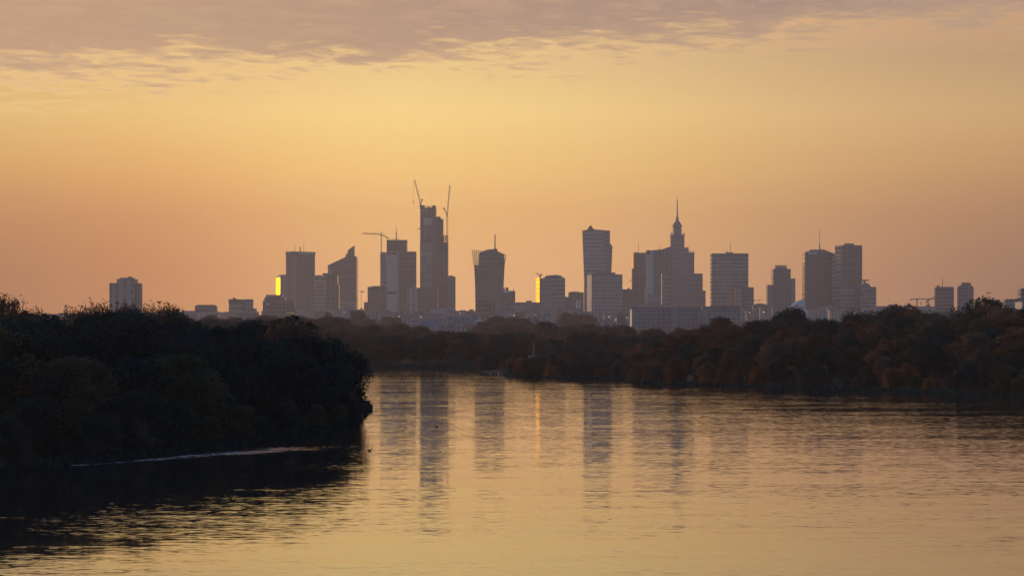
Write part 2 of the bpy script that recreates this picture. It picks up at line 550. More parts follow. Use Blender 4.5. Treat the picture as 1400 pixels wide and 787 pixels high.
# a seam of broken water along the near left bank, where the current leaves the trees
SA, SB = wpt(66, 639), wpt(430, 610)
SL = math.hypot(SB[0] - SA[0], SB[1] - SA[1])
lx, ly = (SB[0] - SA[0]) / SL, (SB[1] - SA[1]) / SL
tx = gg.m('SUBTRACT', WX, SA[0]); ty = gg.m('SUBTRACT', WY, SA[1])
al = gg.m('ADD', gg.m('MULTIPLY', tx, lx), gg.m('MULTIPLY', ty, ly))
pe = gg.m('SUBTRACT', gg.m('MULTIPLY', tx, ly), gg.m('MULTIPLY', ty, lx))
wob = gg.m('MULTIPLY', gg.m('SUBTRACT', gg.noise(P, 0.12, 3.0)[0], 0.5), 3.0)
wid = gg.m('ADD', 0.45, gg.m('MULTIPLY', al, 0.12))
seam = gg.m('SUBTRACT', 1.0, gg.m('DIVIDE', gg.m('ABSOLUTE', gg.m('ADD', pe, wob)), wid), clamp=True)
seam = gg.m('MULTIPLY', seam, gg.smooth(gg.noise(gg.v('MULTIPLY', P, (0.25, 1.0, 1.0)), 0.9, 5.0, 0.7)[0], 0.36, 0.58))
seam = gg.m('MULTIPLY', seam, gg.m('MULTIPLY', gg.smooth(al, -2.0, 2.0), gg.smooth(al, SL * 0.75, SL * 1.15, 1.0, 0.0)))
amp = gg.m('MULTIPLY', patch, gg.m('ADD', 1.0, gg.m('MULTIPLY', seam, 12.0)))
sx = gg.m('MULTIPLY', gg.m('ADD', gg.m('MULTIPLY', r3[0], A1), gg.m('MULTIPLY', s3[0], A2)), amp)
sy = gg.m('MULTIPLY', gg.m('ADD', gg.m('MULTIPLY', r3[1], A1), gg.m('MULTIPLY', s3[1], A2)), amp)
nrm = gg.v('NORMALIZE', gg.comb(sx, sy, 1.0))
gg.put(p.inputs['Normal'], nrm)
foam = gg.m('MULTIPLY', gg.smooth(seam, 0.25, 0.8), gg.smooth(gg.noise(gg.v('MULTIPLY', P, (1.0, 1.0, 1.0)), 0.8, 4.0, 0.7)[0], 0.42, 0.60))
gg.put(p.inputs['Base Color'], gg.mix(gg.m('MULTIPLY', foam, 0.75), (0.020, 0.021, 0.020), (0.70, 0.58, 0.46)))
gg.put(p.inputs['Roughness'], gg.m('ADD', 0.03, gg.m('MULTIPLY', foam, 0.5)))
p.inputs['IOR'].default_value = 1.333
tag(link_mesh('water', [(-1400, -325, 0), (1400, -325, 0), (1400, 1050, 0), (-1400, 1050, 0)], [(0, 1, 2, 3)], m),
    'calm river water reflecting the golden sky and the towers', 'river', kind='structure')

# ------------------------------------------------------------------ haze
m = bpy.data.materials.new('haze_air')
m.use_nodes = True
m.node_tree.nodes.clear()
gg = G(m.node_tree)
o = gg.new('ShaderNodeOutputMaterial')
pv_ = gg.new('ShaderNodeVolumePrincipled')
pv_.inputs['Color'].default_value = (0.93, 0.86, 0.84, 1)
pv_.inputs['Density'].default_value = 0.000055
pv_.inputs['Anisotropy'].default_value = 0.35
gg.l.new(pv_.outputs[0], o.inputs['Volume'])
hz = MB().box(-2400, 2400, -340, 8700, -4.0, 420).build('haze', m)
tag(hz, 'thin evening haze over river and city', 'haze', kind='stuff')
hz.display_type = 'WIRE'


# ------------------------------------------------------------------ towers
def pxX(px, Y):
    return (px - 700.0) / F * Y


def rowZ(row, Y):
    return CAMZ + (HZ - row) / F * Y


LAND = []      # landmarks for describing low things: (px, words)


class Tower:
    def __init__(self, name, label, pxc, Y, cat='building', group=None, words=None, base=None):
        self.Y = Y; self.pxc = pxc
        self.X0 = pxX(pxc, Y)
        self.z0 = gz(self.X0, Y) - 0.5 if base is None else base
        self.root = empty(name, (self.X0, Y, self.z0), label, cat, group)
        self.s = Y / F
        if words:
            LAND.append((pxc, words))

    def x(self, px): return (px - self.pxc) * self.s
    def z(self, row): return rowZ(row, self.Y) - self.z0
    def zb(self, row): return 0.0 if row is None else self.z(row)

    def block(self, part, xl, xr, yt, yb, mat, depth=None, front=0.0, parent=None):
        depth = (xr - xl) * self.s if depth is None else depth
        return MB().box(self.x(xl), self.x(xr), front, front + depth, self.zb(yb), self.z(yt)).build(part, M[mat], parent or self.root)

    def corner(self, part, xl, xc, xr, yt, yb, mat, k=1.6, front=0.0):
        """a box turned so that its near edge stands at xc and two faces show"""
        wl = (xc - xl) * self.s; wr = (xr - xc) * self.s
        dl = wl * k; dr = wr / k
        c = (self.x(xc), front); a = (self.x(xl), front + dl); b = (self.x(xr), front + dr)
        e = (a[0] + b[0] - c[0], a[1] + b[1] - c[1])
        return MB().prism([c, b, e, a], self.zb(yb), self.z(yt)).build(part, M[mat], self.root)

    def skin(self, part, xa, da, xb, db, yt, yb, mat, th=0.8, parent=None):
        """a facade sheet with thickness between two plan points, set just in front of a wall"""
        a = Vector((self.x(xa), da)); b = Vector((self.x(xb), db))
        n = Vector((b.y - a.y, -(b.x - a.x))).normalized()
        pts = [a + n * th, b + n * th, b + n * 0.05, a + n * 0.05]
        return MB().prism([tuple(q) for q in pts], self.zb(yb), self.z(yt)).build(part, M[mat], parent or self.root)

    def outline(self, part, pts, mat, depth, front=0.0):
        return MB().slab([(self.x(a), self.zb(b)) for a, b in pts], front, front + depth).build(part, M[mat], self.root)

    def loft(self, part, secs, mat, front=0.0):
        """secs from the bottom: (row or None, xl, xr, depth)"""
        vs = []; fs = []
        for r, xl, xr, dp in secs:
            cyy = front + secs[0][3] / 2
            zz = self.zb(r)
            vs += [(self.x(xl), cyy - dp / 2, zz), (self.x(xr), cyy - dp / 2, zz), (self.x(xr), cyy + dp / 2, zz), (self.x(xl), cyy + dp / 2, zz)]
        for k in range(len(secs) - 1):
            for i in range(4):
                j = (i + 1) % 4
                fs.append((4 * k + i, 4 * k + j, 4 * k + 4 + j, 4 * k + 4 + i))
        fs.append((3, 2, 1, 0)); q = 4 * (len(secs) - 1)
        fs.append((q, q + 1, q + 2, q + 3))
        return link_mesh(part, vs, fs, M[mat], self.root)

    def round(self, part, xc, prof, mat, yc, n=24, smooth=False, parent=None):
        """prof from the bottom: (half width px, row or None)"""
        return MB().lathe(self.x(xc), yc, [(w * self.s, self.zb(r)) for w, r in prof], n).build(part, M[mat], parent or self.root, smooth)

    def mast(self, part, px, yt, yb, w, mat='steel', yc=10.0, w1=None, parent=None):
        return MB().tube((self.x(px), yc, self.z(yb)), (self.x(px), yc, self.z(yt)), w * self.s / 2, (w if w1 is None else w1) * self.s / 2, 8).build(part, M[mat], parent or self.root)

    def screen(self, part, pts, nx, ny, bar, mat, depth=1.5, front=0.0):
        """open lattice filling the quad pts = (tl, tr, br, bl) in pixels"""
        tl, tr, br, bl = [Vector((self.x(a), self.z(b))) for a, b in pts]
        mb = MB(); yy = front + depth / 2
        q = lambda s_, t_: (tl * (1 - s_) + tr * s_) * (1 - t_) + (bl * (1 - s_) + br * s_) * t_
        r_ = bar * self.s / 2
        for i in range(nx + 1):
            for j in range(ny):
                a = q(i / nx, j / ny); b = q(i / nx, (j + 1) / ny)
                mb.tube((a.x, yy, a.y), (b.x, yy, b.y), r_, n=4)
        for j in range(ny + 1):
            for i in range(nx):
                a = q(i / nx, j / ny); b = q((i + 1) / nx, j / ny)
                mb.tube((a.x, yy, a.y), (b.x, yy, b.y), r_, n=4)
        return mb.build(part, M[mat], self.root)

    def letters(self, part, xl, xr, row, h, n, mat='sign_white', front=-0.6):
        """unreadable far lettering: a row of small raised strokes"""
        mb = MB(); st = (xr - xl) / n
        rr = random.Random(int(xl * 10))
        for i in range(n):
            hh = h * rr.uniform(0.6, 1.0)
            mb.box(self.x(xl + i * st), self.x(xl + (i + rr.uniform(0.55, 0.8)) * st), front, front + 0.5, self.z(row + hh / 2), self.z(row - hh / 2))
        return mb.build(part, M[mat], self.root)


# pale apartment tower at the far left
t = Tower('apartment_tower', 'pale ribbed apartment tower standing alone above the left wood', 170, 3400, words='lone apartment tower')
t.block('side_wing', 149, 160, 386.5, None, 'f_pale', 26, 3)
t.block('tower_block', 159.8, 184, 381, None, 'f_pale', 30)
t.block('side_wing', 184.2, 190.3, 386.8, None, 'f_ribs', 24, 5)
t.block('roof_plant', 163, 181, 379.3, 381, 'dark_concrete', 12, 8)
t.block('roof_plant', 174, 178.5, 377.8, 379.3, 'dark_concrete', 6, 8)
t.mast('antenna', 176, 376.5, 378, 0.8)

t = Tower('slab_block', 'low wide brown slab block right of the lone apartment tower', 280.7, 4300, words='low brown slab block')
t.block('building_block', 266.4, 295, 417.6, None, 'f_bands_dark', 22)
t.block('roof_plant', 268.5, 293, 416.4, 417.6, 'dark_concrete', 14, 4)
t.block('podium', 268, 300, 427.5, None, 'f_low_white', 10, -14)

t = Tower('office_block', 'pale banded office block of two joined halves, blue glass on the right', 328.5, 4300, words='two part banded block')
t.block('building_block', 312.8, 331, 409.2, None, 'f_bands_warm', 30)
t.block('stair_core', 331.1, 333.4, 409.6, None, 'dark_concrete', 28, 2)
t.block('glass_wing', 333.5, 343.8, 408.8, None, 'f_blue', 30, 1)
t.block('roof_band', 312.4, 331, 408.9, 413.4, 'roof_tile', 1.0, -1.05)
t.outline('roof_plant', [(317, 409), (323, 409), (321, 407.6), (318.4, 406)], 'dark_concrete', 6, 8)

t = Tower('low_hall', 'low dark hall whose two window ends flare gold in the sun', 335.5, 3650)
t.block('building_block', 322, 350, 426.6, None, 'f_low_grey', 26)
t.block('roof_edge', 321.8, 350.2, 426, 426.6, 'white_paint', 26.5, -0.3)
t.block('penthouse', 339, 349, 421.5, 426, 'f_low_grey', 16, 6)
for a in (324.2, 343.3):
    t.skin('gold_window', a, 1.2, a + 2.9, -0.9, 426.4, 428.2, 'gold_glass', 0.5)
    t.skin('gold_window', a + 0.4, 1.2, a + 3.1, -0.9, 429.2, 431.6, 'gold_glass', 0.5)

t = Tower('stepped_office', 'dark stepped office block in front of the golden tower side', 380, 4500, words='dark stepped office')
t.block('building_block', 359.3, 402.3, 410.8, None, 'f_grid_dark', 40)
t.block('upper_block', 361, 389, 406.3, 410.8, 'f_bands_dark', 30, 5)
t.block('top_block', 363, 385.5, 402.7, 406.3, 'f_grid', 26, 7)
t.block('sign_panel', 363, 368.5, 414.5, 416.8, 'white_paint', 0.5, -0.6)
t = Tower('glass_canopy', 'small gold glinting sloped roof below the dark slab tower with antennas', 397, 3900)
t.block('wall', 391, 402.5, 429.3, None, 'f_low_grey', 12)
wl = pxX(11, t.Y) - pxX(0, t.Y)
MB().add([(t.x(391), -3.0, t.z(427.2)), (t.x(402.3), -7.0, t.z(429.5)), (t.x(402.3), 12.0, t.z(426.4)), (t.x(391.0), 12.0, t.z(426.2)),
          (t.x(391), -3.0, t.z(428.0)), (t.x(402.3), -7.0, t.z(430.0)), (t.x(402.3), 12.0, t.z(427.2)), (t.x(391.0), 12.0, t.z(427.0))],
         [(0, 1, 2, 3), (7, 6, 5, 4), (4, 5, 1, 0), (5, 6, 2, 1), (6, 7, 3, 2), (7, 4, 0, 3)]).build('gold_roof', M['gold_glass'], t.root)

t = Tower('golden_sided_tower', 'tower behind the dark slab tower, its left side blazing yellow', 384, 6000, words='yellow lit tower')
K = 3.2
t.corner('tower_block', 376.2, 383.3, 400, 376.6, None, 'concrete', K)
t.corner('roof_plant', 380, 385.5, 394, 375.2, 376.6, 'dark_concrete', 1.5, 6)
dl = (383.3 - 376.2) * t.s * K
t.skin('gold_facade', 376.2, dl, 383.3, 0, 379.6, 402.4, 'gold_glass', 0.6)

t = Tower('slab_tower', 'dark square tower with three roof antennas and a white lettered rim', 409.4, 5600, words='three antenna tower')
t.corner('tower_block', 390.2, 403.2, 428.7, 347.6, None, 'f_ribs', 0.9)
dl = 13 * t.s * 0.9; dr = 25.5 * t.s / 0.9
t.skin('left_facade', 390.2, dl, 403.2, 0, 347.8, None, 'f_ribs_red', 0.5)
t.skin('edge_pier', 402.2, 0.9 * t.s, 403.4, 0, 347.8, None, 'pale_render', 1.2)
t.skin('rim', 390.0, dl, 403.2, 0, 343.6, 347.6, 'dark_concrete', 0.9)
t.skin('rim', 403.2, 0, 428.9, dr, 343.6, 347.6, 'dark_concrete', 0.9)
t.corner('roof_deck', 390.3, 403.2, 428.6, 344.6, 347.6, 'dark_concrete', 0.9, 0.3)
for a, b, yl, n in ((393, 397.4, dl * 0.55, 3), (408.5, 427, dr * 0.5, 9)):
    mb = MB(); st = (b - a) / n
    for i in range(n):
        if i == 1 and n > 3: continue
        x0, x1 = a + i * st, a + (i + 0.62) * st
        f_ = (lambda q: (403.2 - q) / 13 * dl) if n == 3 else (lambda q: (q - 403.2) / 25.5 * dr)
        MB().prism([(t.x(x0), f_(x0) - 2.4), (t.x(x1), f_(x1) - 2.4), (t.x(x1), f_(x1) - 1.2), (t.x(x0), f_(x0) - 1.2)], t.z(346.6), t.z(344.9)).build('lettering', M['sign_white'], t.root)
t.block('machine_band', 405, 426, 408.2, 409.4, 'dark_concrete', 1, 22)
t.mast('antenna', 401.7, 333.5, 344.6, 0.8, 'steel', 22)
t.mast('antenna', 414.2, 333.2, 344.6, 0.8, 'steel', 22)
t.mast('antenna', 409.1, 336.8, 344.6, 1.7, 'red_steel', 22)

t = Tower('twin_slab_tower', 'lower tower of pale and dark slabs right of the three antennas', 445, 5300, words='pale and dark twin slabs')
t.block('pale_slab', 428.5, 445.6, 377.2, None, 'f_bands_warm', 34)
t.block('dark_slab', 445.7, 461, 376.2, None, 'f_curtain', 40, 3)
t.block('dark_wing', 461, 463, 389, None, 'f_curtain', 30, 6)
t.block('roof_plant', 440.7, 452, 373.2, 377.1, 'dark_concrete', 20, 6)
t.block('roof_plant', 431, 439, 375.8, 377.2, 'concrete', 16, 6)

t = Tower('slanted_glass_tower', 'glass tower with steep sloping roof rising to a fin at right', 467, 6000, words='slanted glass tower')
t.outline('tower_block', [(455.3, None), (487.4, None), (487.2, 350.3), (484.5, 349.5), (474.6, 352), (472.3, 351), (470, 352.2), (448.2, 362.6), (455.3, 368.5)], 'f_curtain', 62)
t.outline('left_facet', [(448.0, None), (455.2, None), (455.2, 368.3), (448.0, 362.6)], 'warm_glass', 54, 4)
t.outline('roof_fin', [(474.8, 351.8), (484.6, 349.4), (484.6, 335.4), (475.4, 341.8)], 'grey_glass', 10, 2)
t.outline('roof_fin', [(471.6, 351), (473.8, 351.8), (474.2, 345.5), (472.0, 347)], 'grey_glass', 8, 20)
t.skin('lower_facade', 462.8, 0, 487.2, 0, 409.5, None, 'f_bands_warm', 0.8)

t = Tower('pointed_roof_church', 'small church with dark pyramid roof below the slanted glass tower', 476, 4200)
t.block('nave', 464, 486, 431, None, 'f_low_white', 22)
t.round('pyramid_roof', 476, [(7.5, 431), (1.4, 421.5), (0.15, 418.0)], 'roof_slate', 10, 4)

# crane and narrow tower, then the double tower
t = Tower('narrow_tower', 'narrow pale unfinished tower beside the mast of the hammerhead crane', 524, 5900)
t.block('tower_block', 520.2, 529, 345, None, 'f_zigzag', 30)
t.screen('scaffold', ((520, 344.6), (528.5, 344.6), (528.5, 392), (520, 392)), 3, 12, 0.35, 'steel', 1.5, -2)

t = Tower('double_tower', 'broad stepped tower with mast, pale left face and dark right face', 548, 5500, words='broad stepped mast tower')
t.block('upper_block', 528.3, 555.7, 328.3, None, 'f_curtain', 46, 12)
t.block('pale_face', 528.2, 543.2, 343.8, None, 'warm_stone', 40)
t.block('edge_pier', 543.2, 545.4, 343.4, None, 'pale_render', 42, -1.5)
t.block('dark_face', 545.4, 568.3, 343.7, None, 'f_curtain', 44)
for yy in (345.2, 398.8):
    t.block('machine_band', 528.8, 542.6, yy - 0.2, yy + 2.6, 'dark_glass', 0.8, -0.85)
    t.block('machine_band', 547, 567, yy - 0.2, yy + 2.2, 'dark_glass', 0.8, -0.85)
t.block('roof_rim', 528, 556, 327.6, 328.3, 'dark_concrete', 47, 11.5)
t.mast('mast_base', 540.7, 316.5, 328.3, 1.7, 'steel', 30)
t.mast('mast', 540.7, 307.5, 316.5, 0.7, 'steel', 30)
t.screen('roof_rail', ((533, 326), (545, 326), (545, 328), (533, 328)), 4, 1, 0.4, 'steel', 1, 20)

t = Tower('stepped_low_tower', 'dark stepped low tower left of the broad stepped tower', 513, 5300)
t.block('tower_block', 502.6, 528, 391.8, None, 'f_curtain', 40)
t.block('side_wing', 497.4, 502.6, 412.8, None, 'f_curtain', 26, 6)
t.block('bright_sign', 506, 507, 399.5, 401, 'sign_white', 0.5, -0.6)
t.block('roof_plant', 508, 520, 390.6, 391.8, 'dark_concrete', 14, 8)

t = Tower('broad_front_block', 'broad dark block with pale columned left part before the tallest tower', 577, 5200)
t.block('columned_wing', 556.4, 571.4, 393.2, None, 'f_pale', 30)
t.block('building_block', 571.5, 598.4, 393.4, None, 'f_curtain', 44, 2)
t.block('roof_plant', 562.5, 568.5, 389.5, 393.2, 'concrete', 14, 6)
t.block('roof_plant', 578, 592, 392.2, 393.4, 'dark_concrete', 14, 8)

# tallest tower, under construction
t = Tower('unfinished_skyscraper', 'tallest tower, unfinished concrete top above glazed lower floors', 593, 5700, words='unfinished tallest tower')
t.block('left_shaft', 574.2, 591, 330, None, 'f_curtain_warm', 60)
t.block('core_shaft', 591, 602, 296, None, 'f_grid_dark', 56, 2)
t.block('right_shaft', 602, 612.4, 331.5, None, 'f_curtain', 50, 3)
t.block('concrete_top', 574.4, 595.8, 284.5, 330, 'f_grid_dark', 50, 4)
t.block('net_panel', 579, 590.5, 297.5, 307.5, 'warm_stone', 1.0, 2.9)
t.block('net_panel', 575.5, 586, 285.5, 292, 'f_bands_warm', 1.0, 2.8)
t.block('concrete_wing', 602, 605.6, 300, 331.5, 'f_grid_dark', 40, 8)
t.block('roof_formwork', 573.6, 580, 280.3, 284.5, 'dark_concrete', 18, 6)
t.block('roof_formwork', 590.5, 595.2, 280.6, 284.5, 'dark_concrete', 18, 6)
t.block('roof_formwork', 583, 588.6, 282.8, 284.5, 'dark_concrete', 16, 8)
t.block('edge_platform', 600.4, 605.8, 299.4, 301.4, 'dark_concrete', 30, -2)
t.block('edge_platform', 578, 586.5, 293, 296, 'dark_concrete', 4, 0)
t.block('edge_platform', 571.5, 576, 312, 313, 'steel', 8, 0)
t.screen('open_floors', ((600.6, 322.3), (612.2, 322.3), (612.2, 331.5), (600.6, 331.5)), 4, 3, 1.3, 'dark_concrete', 3, 3)
t.screen('edge_net', ((574.5, 281.5), (596, 282), (596, 284.4), (574.5, 284.4)), 14, 1, 0.5, 'steel', 1, 3)
for k in range(4):
    MB().box(t.x(580.8), t.x(582), 3.3, 3.9, t.z(312.8 + k * 3.6), t.z(311.4 + k * 3.6)).build('floor_opening', M['sign_white'], t.root)  # white patches imitate bright sky seen through the open floors
t.block('machine_band', 574.8, 590.4, 330, 332, 'dark_glass', 1, -1.1)

t = Tower('glass_annex', 'slim lower glass block joined to the right foot of the tallest tower', 617, 5600)
t.block('building_block', 612.5, 622.4, 377.8, None, 'f_grid', 34)
t.block('roof_plant', 613.5, 619, 376.4, 377.8, 'dark_concrete', 12, 6)


def crane(label, Y, mast_px, mast_top, mast_bot, jib_tip, counter, hook=None, w=1.9, yoff=0.0, mast_w=None, kind='tower_crane', bar=0.30):
    t = Tower(kind, label, mast_px, Y + yoff, cat='crane', group='cranes over the city', base=rowZ(mast_bot, Y + yoff))
    P3 = lambda a, b, yy=0.0: (t.x(a), yy, t.z(b))
    MB().lattice(P3(mast_px, mast_bot), P3(mast_px, mast_top), mast_w or w, bar).build('mast', M['crane_paint'], t.root)
    MB().lattice(P3(mast_px, mast_top), P3(*jib_tip), w * 0.8, bar).build('jib', M['crane_paint'], t.root)
    MB().lattice(P3(mast_px, mast_top), P3(*counter), w * 0.8, bar).build('counter_jib', M['crane_paint'], t.root)
    c = Vector(P3(*counter)); cw = 1.1 * t.s
    MB().box(c.x - cw, c.x + cw, -1.4, 1.4, c.z - 1.3 * t.s, c.z + 0.4 * t.s).build('counterweight', M['dark_concrete'], t.root)
    MB().box(t.x(mast_px) - 1.5, t.x(mast_px) + 1.5, -2.6, 0, t.z(mast_top) - 2.6, t.z(mast_top) + 0.4).build('cab', M['steel'], t.root)
    if hook:
        mb = MB().tube(P3(hook[0], hook[1]), P3(hook[0], hook[2]), 0.18, n=4)
        mb.box(t.x(hook[0]) - 0.8, t.x(hook[0]) + 0.8, -0.8, 0.8, t.z(hook[2]) - 3, t.z(hook[2])).build('hook', M['steel'], t.root)
    return t


crane('steep luffing crane on the left edge of the tallest tower', 5700, 575.0, 279, 284.5, (566.8, 246.2), (577.2, 272.5), (565.3, 247.5, 276), 2.4, 12, kind='luffing_crane')
crane('luffing crane on a tall mast at the right edge of the tallest tower', 5690, 611.4, 293.5, 334, (615.2, 253), (607.0, 284.5), None, 2.4, -6, kind='luffing_crane')
t = crane('hammerhead crane with long level jib beside the broad stepped tower', 5860, 521.4, 320.5, 420, (495.5, 318.8), (530, 325), None, 1.9)
P3 = lambda a, b: (t.x(a), 0, t.z(b))
MB().tube(P3(521.4, 320.5), P3(521.4, 316.5), 0.5).tube(P3(521.4, 316.7), P3(504, 319.2), 0.2).tube(P3(521.4, 316.7), P3(528.5, 323.5), 0.2).build('apex', M['crane_paint'], t.root)

# flared tower with lattice ears
t = Tower('flared_tower', 'waisted tower flaring outward at the top, open lattice corners and red mast', 668.5, 5500, words='flared red mast tower')
t.loft('tower_block', [(None, 653, 686.5, 48), (395, 653.5, 687, 46), (366, 654.2, 688, 46), (347.5, 655, 689, 46), (343, 659, 680.5, 40)], 'f_curtain', 4)
t.outline('crown', [(655, 346), (680.2, 346), (680.2, 340.5), (671, 340.3), (665, 341.2), (659, 344)], 'grey_glass', 34, 10)
t.loft('right_facade', [(None, 683, 688.3, 34), (395, 683, 688.3, 34), (366, 683, 689.6, 34), (355, 683, 690.6, 34)], 'f_bands_dark', 8)
t.loft('left_facade', [(None, 649.8, 658, 34), (412, 649.8, 658, 34), (384, 649.2, 658, 34), (362, 648.0, 658, 34)], 'f_bands_dark', 8)
t.screen('lattice_screen', ((645.2, 341.2), (660, 343.0), (657, 363), (648.0, 363)), 5, 8, 0.7, 'steel', 1.5, 20)
t.screen('lattice_screen', ((681, 346.0), (692, 347.4), (690.4, 357), (683, 357)), 4, 4, 0.7, 'steel', 1.5, 20)
t.mast('mast', 676.7, 319.2, 341, 1.8, 'red_steel', 26, 1.3)
t.block('mast_base', 674.5, 679, 339.2, 341, 'dark_concrete', 8, 22)

t = Tower('dark_podium_block', 'dark banded block covering the left foot of the flared tower', 663.5, 4300)
t.block('building_block', 650.2, 671, 411, None, 'f_bands_dark', 30)
t.block('side_wing', 671.1, 676.8, 410.5, None, 'f_ribs', 26, 2)
t.block('roof_plant', 652, 675, 409.9, 411, 'dark_concrete', 16, 5)

t = Tower('drum_roof_block', 'grey block with dark roof drum beside the flared tower', 696, 5200)
t.block('building_block', 686.5, 704.4, 397.4, None, 'f_curtain', 36)
t.block('sign_panel', 688.6, 697.6, 398.2, 399.8, 'sign_white', 0.6, -0.7)
t.round('roof_drum', 693.2, [(2.1, 397.4), (2.1, 392.6)], 'dark_concrete', 14)
t.block('roof_plant', 688.5, 690.2, 393, 397.4, 'dark_concrete', 6, 10)
t.mast('antenna', 701.8, 392.5, 397.4, 0.6)

t = Tower('low_glass_hall', 'low block with one orange glinting roof corner under the drum roof', 687.5, 4300)
t.block('building_block', 677.2, 697.8, 415.8, None, 'f_low_grey', 26)
t.block('dark_wing', 685, 697.8, 413.8, 415.8, 'f_grid_dark', 20, 3)
t.skin('gold_window', 692.2, 1.6, 695.0, -0.8, 412.8, 415.0, 'gold_glass', 0.6)
t.block('roof_edge', 679, 684.5, 417.2, 418.4, 'white_paint', 1, -1.1)

# curved tower with golden strip
t = Tower('curved_tower', 'rounded banded tower whose left edge is a golden glass strip', 754, 5200, words='golden strip tower')
pl = [(738.6, 18), (741, 8), (747, 1.5), (754, 0)]
pts = [(t.x(a), b) for a, b in pl] + [(t.x(772.6), 4), (t.x(772.6), 38), (t.x(738.6), 42)]
MB().prism(pts, 0, t.z(380)).build('tower_block', M['f_grid'], t.root)
t.block('banded_wing', 754, 772.7, 379.6, None, 'f_bands', 30, -0.6)
t.outline('roof_crown', [(743.5, 379.9), (769.5, 379.6), (768.5, 377), (761, 375.4), (747, 376.6)], 'dark_concrete', 26, 6)
dl = 5.2 * t.s * 3.2
t.corner('strip_core', 733.3, 738.4, 741, 380, 415, 'dark_concrete', 3.2, 10)
for k in range(11):
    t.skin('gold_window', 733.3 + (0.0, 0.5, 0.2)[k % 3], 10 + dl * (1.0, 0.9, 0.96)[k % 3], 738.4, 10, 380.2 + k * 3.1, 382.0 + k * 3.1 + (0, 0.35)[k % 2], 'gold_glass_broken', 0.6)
t.block('low_wing', 727, 773, 419.5, None, 'f_low_grey', 24, -26)
t.block('roof_band', 726.6, 773, 418.3, 419.5, 'concrete', 24.6, -26.3)
crane('small hammerhead crane on the roof of the rounded tower', 5200, 738.4, 376.2, 381, (733.2, 373.2), (740.4, 375.0), None, 1.4, 14)

t = Tower('plain_office_block', 'plain low office block between the rounded and the broken edge towers', 787, 5600)
t.block('building_block', 777.3, 798, 399.4, None, 'f_ribs_red', 34)
t.block('side_wing', 772.8, 777.3, 405.5, None, 'f_grid_dark', 24, 6)
t.block('roof_plant', 780, 792, 398.4, 399.4, 'dark_concrete', 14, 6)

# leaning tower with broken outline
t = Tower('broken_edge_tower', 'banded tower with peaked roof and broken bulging right edge', 816, 5600, words='peaked banded tower')
t.outline('tower_block', [(799.6, None), (834.6, None), (835.8, 372), (837.4, 336.6), (834, 332.4), (834, 315.2), (812, 313.4), (807.4, 307.6), (804, 312), (802.4, 314.2), (796.5, 315), (797.4, 340), (799, 382)], 'f_zigzag', 44)
t.outline('left_fold', [(798.8, None), (801.6, None), (800.8, 382), (799.2, 340), (798.4, 315.2), (796.3, 315.2), (797.2, 340), (798.8, 382)], 'f_bands_warm', 30, -1)
t.outline('peak_wall', [(802.6, 314), (812, 313.4), (807.4, 307.5)], 'dark_concrete', 1.5, -1.6)
t.outline('dark_fold', [(828, 372), (835.7, 372), (837.3, 336.7), (833.9, 332.5), (833.9, 315.3), (826, 315)], 'f_bands', 1.2, -1.3)

t = Tower('grid_block', 'wide grey block with grid of square windows before the peaked tower', 829, 4700, words='grey grid block')
t.corner('building_block', 803.2, 809.2, 851.7, 374.5, None, 'f_grid', 2.2)
t.block('roof_plant', 813, 841.8, 372, 374.4, 'dark_concrete', 16, 18)
dl = 6 * t.s * 2.2
t.skin('left_facade', 803.2, dl, 809.2, 0, 376.5, None, 'warm_stone', 0.5)
t.skin('gold_window', 807.4, 2.4, 810.2, 0.4, 371.8, 374.3, 'gold_glass', 0.8)

t = Tower('slim_tower', 'slim dark tower with thin mast and warm left edge', 874, 5900, words='slim mast tower')
t.block('tower_block', 866.6, 884.3, 345.3, None, 'f_curtain', 40)
t.block('lower_wing', 864, 884.3, 367, None, 'f_curtain', 34, -2)
t.outline('edge_glass', [(866.0, 366.9), (867.4, 366.9), (867.4, 346), (866.0, 346)], 'gold_glass_soft', 30, 3)
t.mast('mast', 873.5, 331, 345.3, 0.7, 'steel', 20)
t.block('roof_plant', 868, 872, 344.3, 345.3, 'dark_concrete', 10, 10)

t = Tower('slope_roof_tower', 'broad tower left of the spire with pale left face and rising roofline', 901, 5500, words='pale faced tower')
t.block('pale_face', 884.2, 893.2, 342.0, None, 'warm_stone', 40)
t.outline('tower_block', [(893.2, None), (917.6, None), (917.6, 336.4), (913, 338), (903.6, 341.2), (893.2, 341.5)], 'f_ribs', 44, 1)
t.block('machine_band', 884.8, 889, 342.3, 348, 'dark_glass', 0.8, -0.85)
t.block('machine_band', 900, 904, 343, 349.5, 'dark_glass', 0.8, 0.2)
t.mast('antenna', 902.4, 336.6, 341.2, 0.8)
t.block('stepped_foot', 881.5, 886, 396, None, 'warm_stone', 20, -14)
t.block('stepped_foot', 886, 905, 402, None, 'concrete', 24, -16)

